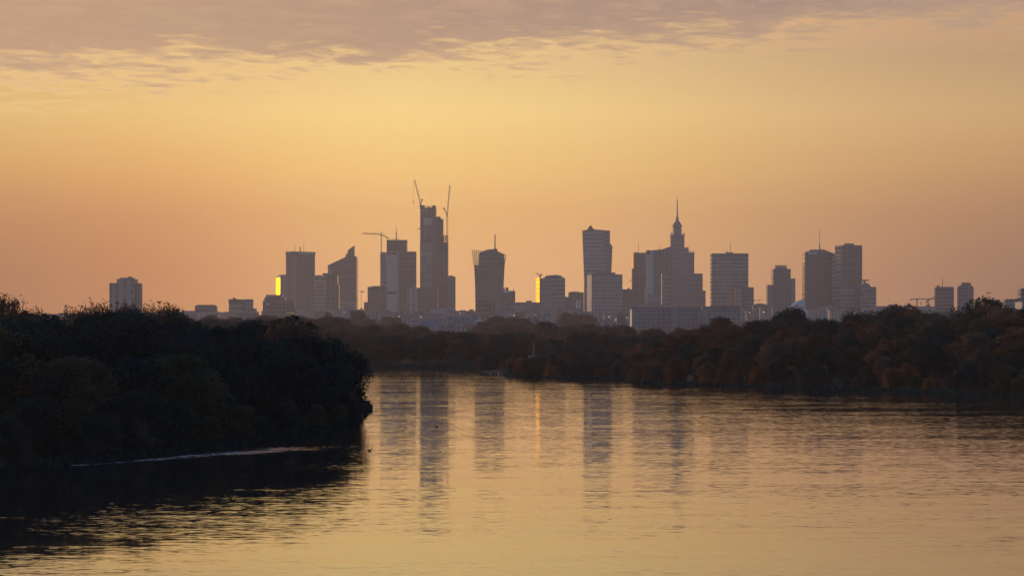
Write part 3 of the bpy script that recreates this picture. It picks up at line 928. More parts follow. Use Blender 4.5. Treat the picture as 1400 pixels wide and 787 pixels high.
# the tall stone palace with spire
t = Tower('stone_palace_tower', 'stepped stone palace tower topped by lantern and long needle spire', 927, 5900, words='needle spire palace')
t.block('base_wing', 905.5, 960.5, 373.8, None, 'f_stone', 60, -6)
t.block('base_step', 960.5, 964.8, 397, None, 'f_stone', 40, 4)
t.block('main_block', 907, 949.2, 346, 373.8, 'f_stone', 54)
t.block('attic_storey', 917, 941.8, 338.4, 346, 'f_stone', 44, 5)
t.block('tower_stage', 917.6, 936.2, 321.5, 338.4, 'f_stone', 30, 12)
t.block('cornice', 906.4, 949.6, 345.0, 346.6, 'concrete', 55.5, -0.8)
t.block('cornice', 917, 936.8, 320.6, 322, 'concrete', 31.5, 11.2)
cy0 = 27.0
t.round('lantern', 926.9, [(6.0, 321), (6.0, 309.5), (5.4, 308.6)], 'f_stone', cy0, 8)
t.round('lantern_cornice', 926.9, [(6.2, 309.2), (6.9, 308.6), (6.9, 307.3), (6.0, 306.6)], 'concrete', cy0, 8)
t.round('dome_roof', 926.9, [(6.0, 306.6), (4.4, 303.8), (2.6, 301.6), (1.9, 299.5), (1.9, 296.2), (1.3, 295.6)], 'roof_slate', cy0, 8)
sp = t.round('spire', 926.8, [(1.2, 295.6), (0.8, 285), (0.55, 276), (0.12, 265.8)], 'steel', cy0, 8)
for rr_ in (291.5, 288.2, 284, 280.3, 276.8, 273.6):
    t.round('ring', 926.8, [(1.15, rr_ + 0.5), (1.15, rr_ - 0.5)], 'steel', cy0, 8, parent=sp)
for a, yb_, h in ((943.2, 345, 4.2), (945.3, 345, 3.0), (948.5, 345, 3.6), (918.2, 320.6, 5.2), (920.2, 320.6, 2.2), (934.0, 320.6, 2.4), (936.0, 320.6, 3.8), (908.5, 345, 2.4), (913, 345, 1.8), (911, 345, 2.6), (938.5, 338.4, 1.6), (941, 338.4, 2.0)):
    t.round('pinnacle', a, [(0.55, yb_), (0.55, yb_ - h * 0.45), (0.12, yb_ - h)], 'concrete', 4 if yb_ > 340 else 14, 6)
t.skin('clock_face', 925.2, 20.9, 928.6, 20.9, 310.6, 314, 'white_paint', 0.6)

t = Tower('glass_front_tower', 'narrow glass tower glowing warm before the foot of the palace tower', 911, 5000)
t.block('tower_block', 905, 916.6, 374, None, 'f_bands_warm', 26)
t.block('roof_plant', 907, 914, 373.2, 374, 'dark_concrete', 10, 5)

t = Tower('lettered_hotel', 'cream building carrying a big rooftop sign reading PRUDENTIAL', 890.5, 4600)
t.block('building_block', 874.5, 907.5, 417.0, None, 'f_low_beige', 26)
t.block('sign_rail', 876, 905.5, 416.6, 417.0, 'steel', 1, 2)
fc = bpy.data.curves.new('lettering', 'FONT')
fc.body = "PRUDENTIAL"; fc.size = 6.4; fc.extrude = 0.3; fc.offset = 0.10; fc.space_character = 1.12
fo = bpy.data.objects.new('lettering_source', fc)
COL.objects.link(fo)
bpy.context.view_layer.update()
dg = bpy.context.evaluated_depsgraph_get()
tm = bpy.data.meshes.new_from_object(fo.evaluated_get(dg))
bpy.data.objects.remove(fo)
lt = bpy.data.objects.new('lettering', tm)
COL.objects.link(lt)
tm.materials.clear(); tm.materials.append(M['letter_dark'])
wv = max(v.co.x for v in tm.vertices)
lt.parent = t.root
lt.rotation_euler = (R(90), 0, 0)
lt.scale = ((904.6 - 876.6) * t.s / wv, 1.15, 1)
lt.location = (t.x(876.6), 1.4, t.z(416.6))

# three pale slabs in front of the wood edge
for i, (a, b, yt, wds) in enumerate(((863.8, 917.4, 419.8, 'left'), (918.6, 958, 420.2, 'middle'), (960.6, 1011.6, 418.6, 'right'))):
    t = Tower('housing_slab', {'left': 'pale blue housing slab with bright left end wall, longest of three', 'middle': 'pale blue housing slab between two others, orange roof corner at right', 'right': 'blue glazed housing slab right of two paler ones'}[wds],
              (a + b) / 2, 3100 - 20 * i, group='pale housing slabs behind the right wood', words={'left': 'left housing slab', 'middle': 'middle housing slab', 'right': 'blue housing slab'}[wds])
    t.block('building_block', a, b, yt + 1.8, None, 'f_blue', 14)
    t.block('roof_edge', a - 0.3, b + 0.3, yt, yt + 1.8, 'dark_concrete', 14.6, -0.3)
    t.block('end_wall', a + 0.4, a + (9 if i < 2 else 7), yt + 2.0, None, 'concrete', 0.8, -0.85)
    if i == 0:
        t.corner('end_face', a - 2.1, a + 0.1, a + 0.6, yt + 2.4, None, 'warm_stone', 3.0, 0.2)
        t.skin('gold_window', a - 1.6, 2.2, a + 1.4, 0.0, yt - 0.6, yt + 3.0, 'gold_glass_soft', 0.6)
        t.skin('gold_window', b - 0.8, 1.0, b + 0.4, 0.0, yt + 0.2, yt + 1.8, 'white_paint', 0.6)
    if i == 1:
        t.skin('gold_window', b - 4.5, 2.0, b - 0.2, -0.6, yt - 1.0, yt + 1.5, 'gold_glass_soft', 0.6)
        t.block('white_edge', b - 3.2, b - 1.8, yt + 2, None, 'white_paint', 0.6, -0.7)

# wide hotel tower
t = Tower('wide_hotel_tower', 'wide banded tower with recessed pale bay and thin roof antenna', 998, 5600, words='wide banded tower')
t.block('tower_block', 973.3, 1023.2, 347, None, 'f_bands', 44)
t.block('pale_bay', 977, 1001, 358, None, 'f_bands_warm', 2.0, -2.05)
t.block('roof_rim', 973, 1023.4, 346.3, 348.8, 'dark_concrete', 45, -0.5)
mb = MB()
for k in range(6):
    mb.box(t.x(978.8 + k * 3.6), t.x(980.6 + k * 3.6), -1.2, -0.1, t.z(358), t.z(356.4))
mb.build('row_of_openings', M['warm_stone'], t.root)
t.mast('antenna', 999.7, 330.4, 346.3, 0.7, 'steel', 20)
t.block('roof_plant', 993.5, 1003, 344.4, 346.3, 'dark_concrete', 12, 14)
t.block('roof_plant', 993.6, 995, 342.6, 344.4, 'dark_concrete', 4, 16)

t = Tower('front_twin_block', 'lower block with sunlit left edge before the wide banded tower', 1018, 4900)
t.corner('building_block', 1004.6, 1007.2, 1031.2, 392.4, None, 'f_grid_dark', 3.0)
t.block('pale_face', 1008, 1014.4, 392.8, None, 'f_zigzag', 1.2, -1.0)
dl = 2.6 * t.s * 3
for k in range(10):
    t.skin('gold_window', 1004.6, dl, 1007.2, 0, 393.4 + k * 2.5, 395.2 + k * 2.5, 'gold_glass_soft', 0.5)

t = Tower('crowned_tower', 'stepped tower with round open crown and two side wings', 1068, 5400, words='crowned stepped tower')
t.block('center_block', 1057.2, 1081, 367.3, None, 'f_grid_dark', 40)
t.block('left_wing', 1049.6, 1057.2, 389.2, None, 'f_grid', 32, 4)
t.block('right_wing', 1081, 1087.7, 380.4, None, 'f_grid', 32, 4)
t.block('cornice', 1056.6, 1081.6, 377, 378, 'dark_concrete', 41, -0.5)
t.round('crown_drum', 1068.8, [(8.6, 367.3), (8.0, 364.6)], 'dark_glass', 18)
t.round('crown_ring', 1068.8, [(8.2, 363.9), (8.6, 363.6), (8.4, 362.4), (7.6, 362.3)], 'concrete', 18)
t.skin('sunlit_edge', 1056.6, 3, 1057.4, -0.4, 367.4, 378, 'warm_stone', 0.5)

t = Tower('sloping_top_tower', 'big dark tower with gently sloping top, white sign and mast', 1121, 5500, words='sloping top tower')
t.outline('tower_block', [(1099.8, None), (1141.6, None), (1142, 347), (1126.6, 341), (1108, 341), (1106.6, 343.6), (1100.6, 344.2)], 'f_curtain', 50)
t.block('lettering_band', 1105.2, 1117.4, 345.6, 347.2, 'sign_white', 0.6, -0.7)
t.block('edge_facade', 1137.6, 1141.9, 350, None, 'f_bands_warm', 0.8, -0.85)
t.mast('mast_base', 1122.2, 332.5, 341, 1.9, 'steel', 22)
t.mast('mast', 1122.2, 314, 332.5, 0.7, 'steel', 22)
t.block('podium', 1096, 1144, 412, None, 'f_curtain', 30, -34)
t.block('gold_canopy', 1129, 1144, 417.6, 420.6, 'gold_glass_soft', 1.0, -35.2)

t = Tower('round_top_tower', 'tall dark tower with golden banded left edge and ring on roof', 1161, 5400, words='golden edged tower')
t.block('tower_block', 1150, 1178.8, 335.2, None, 'f_curtain', 46)
t.corner('banded_edge', 1143, 1150.4, 1152, 335.6, 391, 'f_bands_warm', 1.8, -0.3)
t.corner('lower_edge', 1143, 1150.2, 1152, 391, None, 'f_bands', 1.8, -0.3)
t.block('lower_facade', 1148.5, 1169.2, 392, None, 'f_bands', 1.2, -1.25)
t.round('roof_ring', 1162.5, [(7.2, 335.2), (7.2, 332.6), (6.4, 332.4)], 'dark_concrete', 22)
t.mast('antenna', 1160, 331.3, 332.5, 0.6)

t = Tower('canopy_office', 'banded office block with dome and flat disc canopy on its roof', 1188, 5300, words='disc canopy office')
t.block('building_block', 1178.8, 1198, 392, None, 'f_bands', 34)
t.round('roof_dome', 1184.5, [(7.6, 392), (6.8, 389.6), (4.2, 387.2), (1.6, 386.4)], 'roof_grey', 16, smooth=True)
t.block('canopy_post', 1181.6, 1184, 384, 388, 'concrete', 6, 8)
t.loft('disc_canopy', [(383.8, 1180, 1187, 8), (382.2, 1178.6, 1191.4, 14)], 'dark_concrete', 8)

t = Tower('rounded_office_tower', 'small grey tower with thin antenna, left of two far right towers', 1291.5, 5300, words='grey far right tower')
t.loft('tower_block', [(None, 1279, 1304.2, 16), (394, 1279, 1304.2, 16), (391.8, 1281, 1303, 13)], 'f_bands_dark', 0)
t.mast('antenna', 1289.4, 379.8, 391.8, 0.7, 'steel', 8)
t.block('roof_plant', 1282.6, 1285, 389.6, 391.8, 'dark_concrete', 6, 8)

t = Tower('sign_box_tower', 'small dark tower with box on its roof, right of far right pair', 1320, 5200, words='dark far right tower')
t.loft('tower_block', [(None, 1310.4, 1331.2, 14), (392.6, 1310.4, 1331.2, 14), (390, 1313, 1328.6, 12)], 'f_grid_dark', 0)
t.block('roof_box', 1315.6, 1327.8, 386.2, 390, 'dark_concrete', 8, 3)
t.block('sign_panel', 1316.8, 1326.4, 386.6, 389.2, 'red_steel', 0.5, 2.4)

crane('low hammerhead crane left of the small grey far right tower', 5200, 1253.8, 408.4, 424, (1277, 408.8), (1244.8, 409.2), (1259.5, 408.6, 414), 1.7)
crane('second low crane standing against the small grey far right tower', 5150, 1269.4, 409, 424, (1279, 405.6), (1266.8, 412.8), None, 1.7)
crane('far faint crane whose jib shows right of the wide tower', 7600, 1038, 410, 424, (1044.5, 410), (1031.5, 410.2), None, 1.5, bar=0.13)
crane('far faint crane jib just right of the slanted glass tower', 7600, 494, 398, 424, (487.8, 397.8), (496.5, 398.2), None, 1.4, bar=0.13)

t = Tower('radio_mast', 'thin mast with small head above left wood, left of apartment tower', 89.3, 2600, cat='mast')
MB().lattice((0, 0, 0), (0, 0, t.z(420)), 0.9, 0.16).build('mast', M['steel'], t.root)
t.block('antenna_head', 88.4, 90.3, 417.0, 420, 'dark_concrete', 1.2, -0.6)

# far right houses
t = Tower('housing_block', 'pale grey housing block above the right wood crest, brown flat roof', 1363, 2600, words='grey right housing block')
t.block('building_block', 1353, 1368, 411.4, None, 'f_blue', 14)
t.block('side_wing', 1368, 1373.4, 412.6, None, 'f_low_beige', 12, 2)
t.block('roof', 1351.8, 1367.4, 409.4, 411.4, 'roof_tile', 15, -0.5)
t = Tower('housing_block', 'beige housing block with brown roof at the right frame edge', 1384, 2500)
t.block('building_block', 1374.5, 1394, 410.2, None, 'f_low_beige', 14)
t.block('roof', 1376, 1392, 408.6, 410.2, 'roof_tile', 13, 0.5)
t = Tower('housing_tower', 'grey housing tower cut by the right frame edge', 1402, 2550)
t.block('tower_block', 1395.6, 1412, 395.2, None, 'f_low_grey', 16)
t.block('side_wing', 1392.2, 1395.6, 407.6, None, 'f_low_grey', 12, 3)
t.block('roof_plant', 1398, 1408, 393.8, 395.2, 'dark_concrete', 8, 4)
t = Tower('sunlit_house', 'house glowing orange on its left wall among right edge trees', 1397, 1150)
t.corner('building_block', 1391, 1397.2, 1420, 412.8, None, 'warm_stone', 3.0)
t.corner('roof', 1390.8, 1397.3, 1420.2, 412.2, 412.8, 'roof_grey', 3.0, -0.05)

# ------------------------------------------------------------------ low city: manual blocks, then fillers
def near_words(px):
    return min(LAND, key=lambda a: abs(a[0] - px))[1]


LOW = []


def low(name, label, xl, xr, yt, Y, mat, roof='flat', rmat='roof_grey', depth=None, ridge=2.0, yb=None):
    t = Tower(name, label, (xl + xr) / 2, Y)
    depth = depth or min(60, max(12, (xr - xl) * t.s * 0.6))
    t.block('wall', xl, xr, yt, yb, mat, depth)
    x0, x1, zt = t.x(xl) - 0.6, t.x(xr) + 0.6, t.z(yt)
    h = ridge * t.s
    if roof == 'flat':
        MB().box(x0, x1, -0.6, depth + 0.6, zt, zt + 0.9).build('roof', M[rmat], t.root)
        if (xr - xl) > 8:
            c = random.uniform(0.25, 0.7)
            xc = x0 + (x1 - x0) * c
            MB().box(xc, xc + (x1 - x0) * 0.18, depth * 0.3, depth * 0.6, zt + 0.9, zt + 3.6).build('roof_plant', M['dark_concrete'], t.root)
    elif roof == 'gable':      # ridge along x
        MB().add([(x0, -0.6, zt), (x1, -0.6, zt), (x1, depth + 0.6, zt), (x0, depth + 0.6, zt), (x0, depth / 2, zt + h), (x1, depth / 2, zt + h)],
                 [(0, 1, 5, 4), (2, 3, 4, 5), (0, 4, 3), (1, 2, 5), (3, 2, 1, 0)]).build('roof', M[rmat], t.root)
    elif roof == 'front':      # gable end to the camera
        xm = (x0 + x1) / 2
        MB().slab([(x0, zt), (x1, zt), (xm, zt + h)], -0.6, depth + 0.6).build('roof', M[rmat], t.root)
    elif roof == 'hip':
        i = min((x1 - x0) * 0.3, depth / 2)
        MB().add([(x0, -0.6, zt), (x1, -0.6, zt), (x1, depth + 0.6, zt), (x0, depth + 0.6, zt), (x0 + i, depth / 2, zt + h), (x1 - i, depth / 2, zt + h)],
                 [(0, 1, 5, 4), (2, 3, 4, 5), (0, 4, 3), (1, 2, 5), (3, 2, 1, 0)]).build('roof', M[rmat], t.root)
    LOW.append(t)
    return t


low('long_office', 'long low grey building with pale roof line before the broad tower', 540, 602, 429.5, 4000, 'f_low_grey', 'flat', 'roof_grey')
low('long_office', 'long pale parapet building at the foot of the tallest tower', 588, 622, 422.4, 4500, 'pale_render', 'flat', 'concrete')
t = low('columned_palace', 'wide palace with slate hip roof and white columns at wood edge', 572, 607, 445, 3000, 'f_low_grey', 'hip', 'roof_slate', 26, 8.5)
for k in range(6):
    t.mast('column', 588 + k * 2.2, 445, 456, 0.55, 'white_paint', -1.5)
low('long_office', 'flat grey roofed hall right of the slate roofed palace', 612, 650, 438, 3400, 'f_low_grey', 'gable', 'roof_slate', 30, 4)
low('gable_house', 'white gabled house with dark door left of the wood clump', 649, 661, 440, 3050, 'f_low_white', 'front', 'white_paint', 20, 5.5)
low('gable_house', 'dark roofed house among white walls right of the palace', 611, 623, 449, 2900, 'f_low_white', 'hip', 'roof_tile', 14, 8)
low('row_house', 'pale row house half hidden behind the far wood', 623, 632, 446, 2900, 'f_low_white', 'gable', 'roof_grey', 12, 3)
low('row_house', 'second pale row house with tiled roof at far wood', 634, 646, 447, 2880, 'f_low_beige', 'gable', 'roof_tile', 12, 4)
low('row_house', 'brick row house right of the tiled one', 648, 660, 449, 2860, 'f_low_brick', 'gable', 'roof_tile', 12, 3)
low('long_office', 'long flat dark building closing the gap left of the flared tower', 620, 652, 425.5, 4900, 'f_low_brick', 'flat', 'roof_grey')
low('long_office', 'broad pale framed block under the golden strip of the rounded tower', 698, 718, 417, 4200, 'f_low_white', 'flat', 'concrete')
low('long_office', 'long dark roofed hall under the golden strip of the rounded tower', 700, 741, 413.8, 4700, 'f_low_grey', 'flat', 'dark_concrete')
low('long_office', 'low grey hall with white wall patches under the rounded tower', 727, 762, 432, 3700, 'f_low_white', 'flat', 'roof_grey')
low('long_office', 'flat grey terrace building before the wood right of centre', 735, 776, 446, 2700, 'f_low_grey', 'flat', 'roof_grey')
low('gable_house', 'tall narrow sunlit gable in front of the plain office block', 788, 795, 411, 4300, 'warm_stone', 'front', 'warm_stone', 16, 3)
low('mid_block', 'grey mid height block right of the grid window block', 851, 866, 396, 5300, 'f_grid_dark', 'flat', 'dark_concrete')
low('long_office', 'white windowed low building left of the pale housing slabs', 826, 862, 429, 3600, 'f_low_white', 'flat', 'roof_grey')
t = low('brick_church', 'brick church with thin dark spire left of the housing slabs', 843, 856, 432, 3300, 'f_low_brick', 'gable', 'roof_tile', 14, 4)
t.round('spire', 849, [(1.3, 432), (1.2, 428), (0.1, 422.5)], 'roof_slate', -3, 6)
low('mid_block', 'low block with arched roof between wide and crowned towers', 1030, 1050, 417, 4600, 'f_low_grey', 'hip', 'roof_tile', 30, 2.5)
t = low('domed_hall', 'small pale domed hall at the foot of the crowned tower', 1054, 1074, 427, 4200, 'f_low_white', 'flat', 'roof_grey')
t.round('dome', 1063.5, [(3.8, 426.4), (3.4, 423.4), (2.0, 421.4), (0.3, 420.6)], 'white_paint', 10, 16, True)
t = low('sunlit_roofs_house', 'house with sunlit orange roof just left of the dark wood crest', 1066, 1090, 430, 3600, 'f_low_beige', 'flat', 'roof_grey')
for k, (a, b) in enumerate(((1068, 427.6), (1071, 426), (1074.5, 424.6), (1066.5, 429))):
    t.skin('gold_window', a, 1.4, a + 2.6, -0.6, b - 0.9, b + 0.9, 'gold_glass_soft', 0.5)
t = Tower('arched_hall', 'pale hall with curved sloping roof left of the sloping top tower', 1090, 4700)
t.outline('arched_roof', [(1084, None), (1101, None), (1101, 408.6), (1096, 410), (1092, 412), (1088, 414.6), (1084, 418)], 'white_paint', 60)
low('mid_block', 'long flat block with pale roof strip right of the disc canopy', 1198, 1246, 419, 4500, 'f_low_grey', 'flat', 'pale_render')
low('mid_block', 'pale grey block behind crest of right wood near disc canopy', 1188, 1216, 429.5, 3300, 'f_low_white', 'flat', 'roof_grey')
low('mid_block', 'pale flat block under the two low cranes', 1247, 1279, 419.5, 4400, 'f_low_white', 'flat', 'dark_concrete')
low('long_office', 'wide low dark block under the broad stepped tower', 500, 545, 427, 4700, 'f_low_grey', 'flat', 'roof_grey')
t = low('low_pavilion', 'low pavilion with gold glinting roof under the narrow pale tower', 506, 520, 426.5, 3800, 'f_low_beige', 'flat', 'roof_grey')
MB().box(t.x(507), t.x(517), -1.6, -0.7, t.z(426.4), t.z(424.8)).build('roof_sign', M['gold_glass_soft'], t.root)
t.skin('gold_window', 512, 3.6, 517.5, -1.7, 424.0, 426.0, 'gold_glass', 0.5)
t.skin('gold_window', 506.6, 3.6, 512.5, -1.7, 425.4, 426.8, 'gold_glass', 0.5)
t = low('lit_kiosk', 'small low house with one bright yellow lit window before the wood', 737, 750, 452, 2500, 'f_low_grey', 'flat', 'roof_grey')
t.block('lit_window', 741.6, 744.6, 452.2, 454.2, 'lit_window', 0.4, -0.45)
t.block('lit_window', 740.6, 742.2, 455.4, 456.6, 'lit_window', 0.4, -0.45)
t.block('roof_floodlight', 744.9, 746.9, 450.2, 451.2, 'steel', 0.5, 1)

rr = random.Random(5)
LOOKS = [('beige', 'f_low_beige'), ('grey', 'f_low_grey'), ('white', 'f_low_white'), ('brick', 'f_low_brick')]
used_labels = {}


def auto_label(base, group):
    """labels that come out alike share the group and stay alike only where nothing tells the things apart"""
    used_labels[base] = used_labels.get(base, 0) + 1
    return base


def filler(n, x0, x1, r0, r1, Y0, Y1, kind, where):
    st = (x1 - x0) / n
    for i in range(n):
        a = x0 + i * st + rr.uniform(-0.2, 0.2) * st
        w = rr.uniform(0.75, 1.5) * st
        lk, mt = rr.choice(LOOKS)
        rf, rm = rr.choice([('flat', 'roof_grey'), ('flat', 'concrete'), ('gable', 'roof_tile'), ('gable', 'roof_slate'), ('hip', 'roof_tile')])
        yt = rr.uniform(r0, r1)
        rw = {'roof_grey': 'flat grey', 'concrete': 'pale flat', 'roof_tile': 'brown tiled', 'roof_slate': 'slate grey'}[rm]
        lab = f"{lk} {kind.replace('_', ' ')} with {rw} roof {where} {near_words(a + w / 2)}"
        t = low(kind, auto_label(lab, None), a, a + w, yt, rr.uniform(Y0, Y1), mt, rf, rm, ridge=rr.uniform(1.2, 2.6))
        t.root['group'] = f"{kind.replace('_', ' ')}s of the low city"


filler(8, 236, 372, 423, 428, 4400, 5200, 'town_house', 'below')
filler(7, 402, 500, 422, 428, 4300, 5000, 'town_house', 'below')
filler(14, 540, 660, 424, 432, 4050, 4450, 'town_house', 'below')
filler(19, 500, 700, 433, 441, 3050, 3700, 'terrace_house', 'below')
filler(15, 690, 866, 423, 432, 3800, 4300, 'town_house', 'below')
filler(15, 690, 860, 434, 443, 2900, 3500, 'terrace_house', 'below')
filler(9, 1005, 1150, 419, 427, 3900, 4700, 'town_house', 'below')
filler(5, 1140, 1290, 424, 430, 3400, 4200, 'terrace_house', 'below')
filler(6, 40, 150, 428.5, 431.5, 4200, 5200, 'far_house', 'left of')
filler(5, 190, 262, 427, 431, 4200, 5200, 'far_house', 'below')

# small glowing panes added to imitate warm glints on the low houses
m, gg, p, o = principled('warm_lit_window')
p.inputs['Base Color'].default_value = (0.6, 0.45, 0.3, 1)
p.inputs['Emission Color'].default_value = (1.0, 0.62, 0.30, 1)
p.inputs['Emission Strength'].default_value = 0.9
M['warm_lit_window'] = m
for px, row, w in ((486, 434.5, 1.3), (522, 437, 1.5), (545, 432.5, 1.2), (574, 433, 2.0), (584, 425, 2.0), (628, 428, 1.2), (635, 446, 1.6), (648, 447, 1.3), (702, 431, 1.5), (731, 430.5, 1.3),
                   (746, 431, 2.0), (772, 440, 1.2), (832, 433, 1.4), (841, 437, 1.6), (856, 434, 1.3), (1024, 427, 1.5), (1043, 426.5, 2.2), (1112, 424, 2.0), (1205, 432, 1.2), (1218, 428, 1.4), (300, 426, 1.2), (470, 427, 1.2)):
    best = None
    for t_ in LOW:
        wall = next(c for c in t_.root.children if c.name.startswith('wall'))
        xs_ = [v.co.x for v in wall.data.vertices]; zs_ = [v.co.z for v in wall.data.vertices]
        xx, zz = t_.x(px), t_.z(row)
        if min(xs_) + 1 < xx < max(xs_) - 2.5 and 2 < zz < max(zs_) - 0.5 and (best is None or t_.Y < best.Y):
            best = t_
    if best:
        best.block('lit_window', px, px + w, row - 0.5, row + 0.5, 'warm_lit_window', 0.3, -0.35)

# ------------------------------------------------------------------ trees
def leaves_mesh(name, cen, size, mat):
    n = len(cen)
    a = RNG.normal(size=(n, 3)); a /= np.linalg.norm(a, axis=1, keepdims=True)
    b = RNG.normal(size=(n, 3)); b -= a * (a * b).sum(1, keepdims=True); b /= np.linalg.norm(b, axis=1, keepdims=True)
    s = size * RNG.uniform(0.6, 1.35, size=(n, 1))
    c = np.asarray(cen)
    v = np.stack([c - a * s, c + b * s * 0.55, c + a * s, c - b * s * 0.55], 1).reshape(-1, 3)
    me = bpy.data.meshes.new(name)
    me.vertices.add(4 * n); me.vertices.foreach_set('co', v.astype(np.float32).ravel())
    me.loops.add(4 * n); me.loops.foreach_set('vertex_index', np.arange(4 * n, dtype=np.int32))
    me.polygons.add(n); me.polygons.foreach_set('loop_start', np.arange(0, 4 * n, 4, dtype=np.int32))
    me.update(calc_edges=True)
    me.materials.append(mat)
    return me


def clump_points(c, r, n, flat=0.8):
    dd = RNG.normal(size=(n, 3)); dd /= np.linalg.norm(dd, axis=1, keepdims=True)
    rad = r * RNG.uniform(0.35, 1.08, size=(n, 1)) ** 0.6
    p = dd * rad; p[:, 2] *= flat
    return p + np.array(c)


def tree_variant(seed, H, width, crown_base, nclump, per, leaf, shape='round', trunk_r=0.25):
    """returns (crown mesh, trunk mesh, H): a tapered trunk, limbs to each clump, leaf clumps through the crown's volume"""
    rr_ = random.Random(seed)
    pts = []; tops = []
    ph = rr_.uniform(0, 6)
    for i in range(nclump):
        t_ = (i + 0.5) / nclump
        zz = crown_base + (H - crown_base) * (t_ ** 0.85) * 0.95
        k = (zz - crown_base) / (H - crown_base)
        if shape == 'round':
            env = math.sqrt(max(0.02, 1 - (1.75 * (k - 0.42)) ** 2)) if abs(k - 0.42) < 0.57 else 0.30
        elif shape == 'oval':
            env = math.sin(math.pi * min(1, 0.12 + 0.85 * k)) ** 0.7
        elif shape == 'column':
            env = 0.35 + 0.65 * math.sin(math.pi * min(1, 0.15 + 0.8 * k))
        else:   # dome, full to the ground
            env = math.sqrt(max(0.03, 1 - k ** 2.2))
        a = ph + i * 2.39996 + rr_.uniform(-0.4, 0.4)
        q = width / 2 * env * math.sqrt(rr_.uniform(0.10, 1.0)) * (0.85 + 0.25 * math.sin(3 * a + seed))
        c = (q * math.cos(a), q * math.sin(a), zz + rr_.uniform(-0.3, 0.3))
        cr = (0.11 + 0.10 * rr_.random()) * width * (0.75 + 0.35 * env)
        pts.append(clump_points(c, cr, int(per * rr_.uniform(0.6, 1.3)), rr_.uniform(0.6, 0.95)))
        tops.append(c)
        # stray sprays round each clump break the outline
        for _ in range(4):
            dv = RNG.normal(size=3); dv /= np.linalg.norm(dv); dv[2] *= 0.7
            o_ = np.array(c) + dv * cr * RNG.uniform(0.6, 0.95)
            pts.append(clump_points(o_, cr * 0.4, int(per * 0.10), 0.7))
    cen = np.concatenate(pts)
    cen = cen[cen[:, 2] > 0.05]
    H = float(np.percentile(cen[:, 2], 99.3))
    crown = leaves_mesh('crown', cen, leaf, LEAF['dark green'])
    mb = MB()
    top = Vector((rr_.uniform(-0.3, 0.3), rr_.uniform(-0.3, 0.3), H * 0.72))
    mid = Vector((top.x * 0.3, top.y * 0.3, H * 0.34))
    mb.tube((0, 0, -1.2), mid, trunk_r, trunk_r * 0.72, 8)
    mb.tube(mid, top, trunk_r * 0.72, trunk_r * 0.22, 7)
    for c in tops[:: max(1, len(tops) // 16)]:
        c = Vector(c)
        s_ = mid.lerp(top, rr_.uniform(0.0, 0.9)) if c.z > mid.z else Vector((0, 0, H * 0.12)).lerp(mid, rr_.random())
        k_ = s_.lerp(c, 0.5) + Vector((0, 0, -0.2))
        mb.tube(s_, k_, trunk_r * 0.34, trunk_r * 0.2, 5)
        mb.tube(k_, c, trunk_r * 0.2, trunk_r * 0.07, 4)
    me = bpy.data.meshes.new('trunk')
    me.from_pydata(mb.v, [], mb.f); me.update(); me.materials.append(BARK)
    return crown, me, H


def bare_variant(seed, H, width):
    """a tree that has shed most leaves: forking limbs and twigs, a few sprays of leaves at the tips"""
    rr_ = random.Random(seed)
    mb = MB(); tw = MB(); tips = []

    def grow(p, dr, L, r, lev):
        e = p + dr * L
        (mb if lev < 3 else tw).tube(p, e, r, r * 0.62, 6 if lev < 2 else 4)
        if lev >= 5:
            tips.append(e); return
        n = (4, 4, 3, 3, 3)[lev]
        for i in range(n):
            sp_ = (0.42, 0.55, 0.62, 0.7, 0.8)[lev]
            nd = (dr + Vector((rr_.uniform(-1, 1), rr_.uniform(-1, 1), rr_.uniform(-0.35, 0.8))) * sp_).normalized()
            st_ = p + dr * L * rr_.uniform(0.55, 1.0) if i else e
            grow(st_, nd, L * rr_.uniform(0.62, 0.82), r * 0.60, lev + 1)
    grow(Vector((0, 0, -1)), Vector((0, 0, 1)), H * 0.32, H * 0.030, 0)
    zmax = max(v[2] for v in tw.v)
    k = H / zmax
    wmax = max(abs(v[0]) for v in tw.v) * 2
    kx = width / wmax
    sc = lambda vs: [(v[0] * kx, v[1] * kx, v[2] * k) for v in vs]
    trunk = bpy.data.meshes.new('trunk'); trunk.from_pydata(sc(mb.v), [], mb.f); trunk.update(); trunk.materials.append(BARK)
    twigs = bpy.data.meshes.new('twigs'); twigs.from_pydata(sc(tw.v), [], tw.f); twigs.update(); twigs.materials.append(BARK)
    cen = []
    for e in tips:
        if rr_.random() < 0.75:
            cen.append(clump_points((e.x * kx, e.y * kx, e.z * k), 0.48, 7))
    crown = leaves_mesh('crown', np.concatenate(cen), 0.13, LEAF['russet'])
    return crown, trunk, H, twigs


VAR = {
    'round': [tree_variant(s, 10, 8.6, 1.6, 46, 230, 0.17, 'round') for s in (1, 2, 3, 4)],
    'oval': [tree_variant(s, 10, 6.6, 1.2, 42, 220, 0.16, 'oval') for s in (11, 12, 13)],
    'dome': [tree_variant(s, 10, 11.0, 0.6, 54, 230, 0.19, 'dome', 0.16) for s in (21, 22, 23)],
    'column': [tree_variant(s, 10, 3.4, 0.8, 26, 150, 0.18, 'column', 0.18) for s in (31,)],
    'bare': [bare_variant(s, 10, 6.6) for s in (41, 42, 43)],
}
TREES = []


SPECS = []


def plant(name, X, Y, ztop, var, look, group, cat='tree', spread=1.0, where='', zbase=None, label=None):
    SPECS.append((Y, name, X, ztop, var, look, group, cat, spread, where, zbase, label))


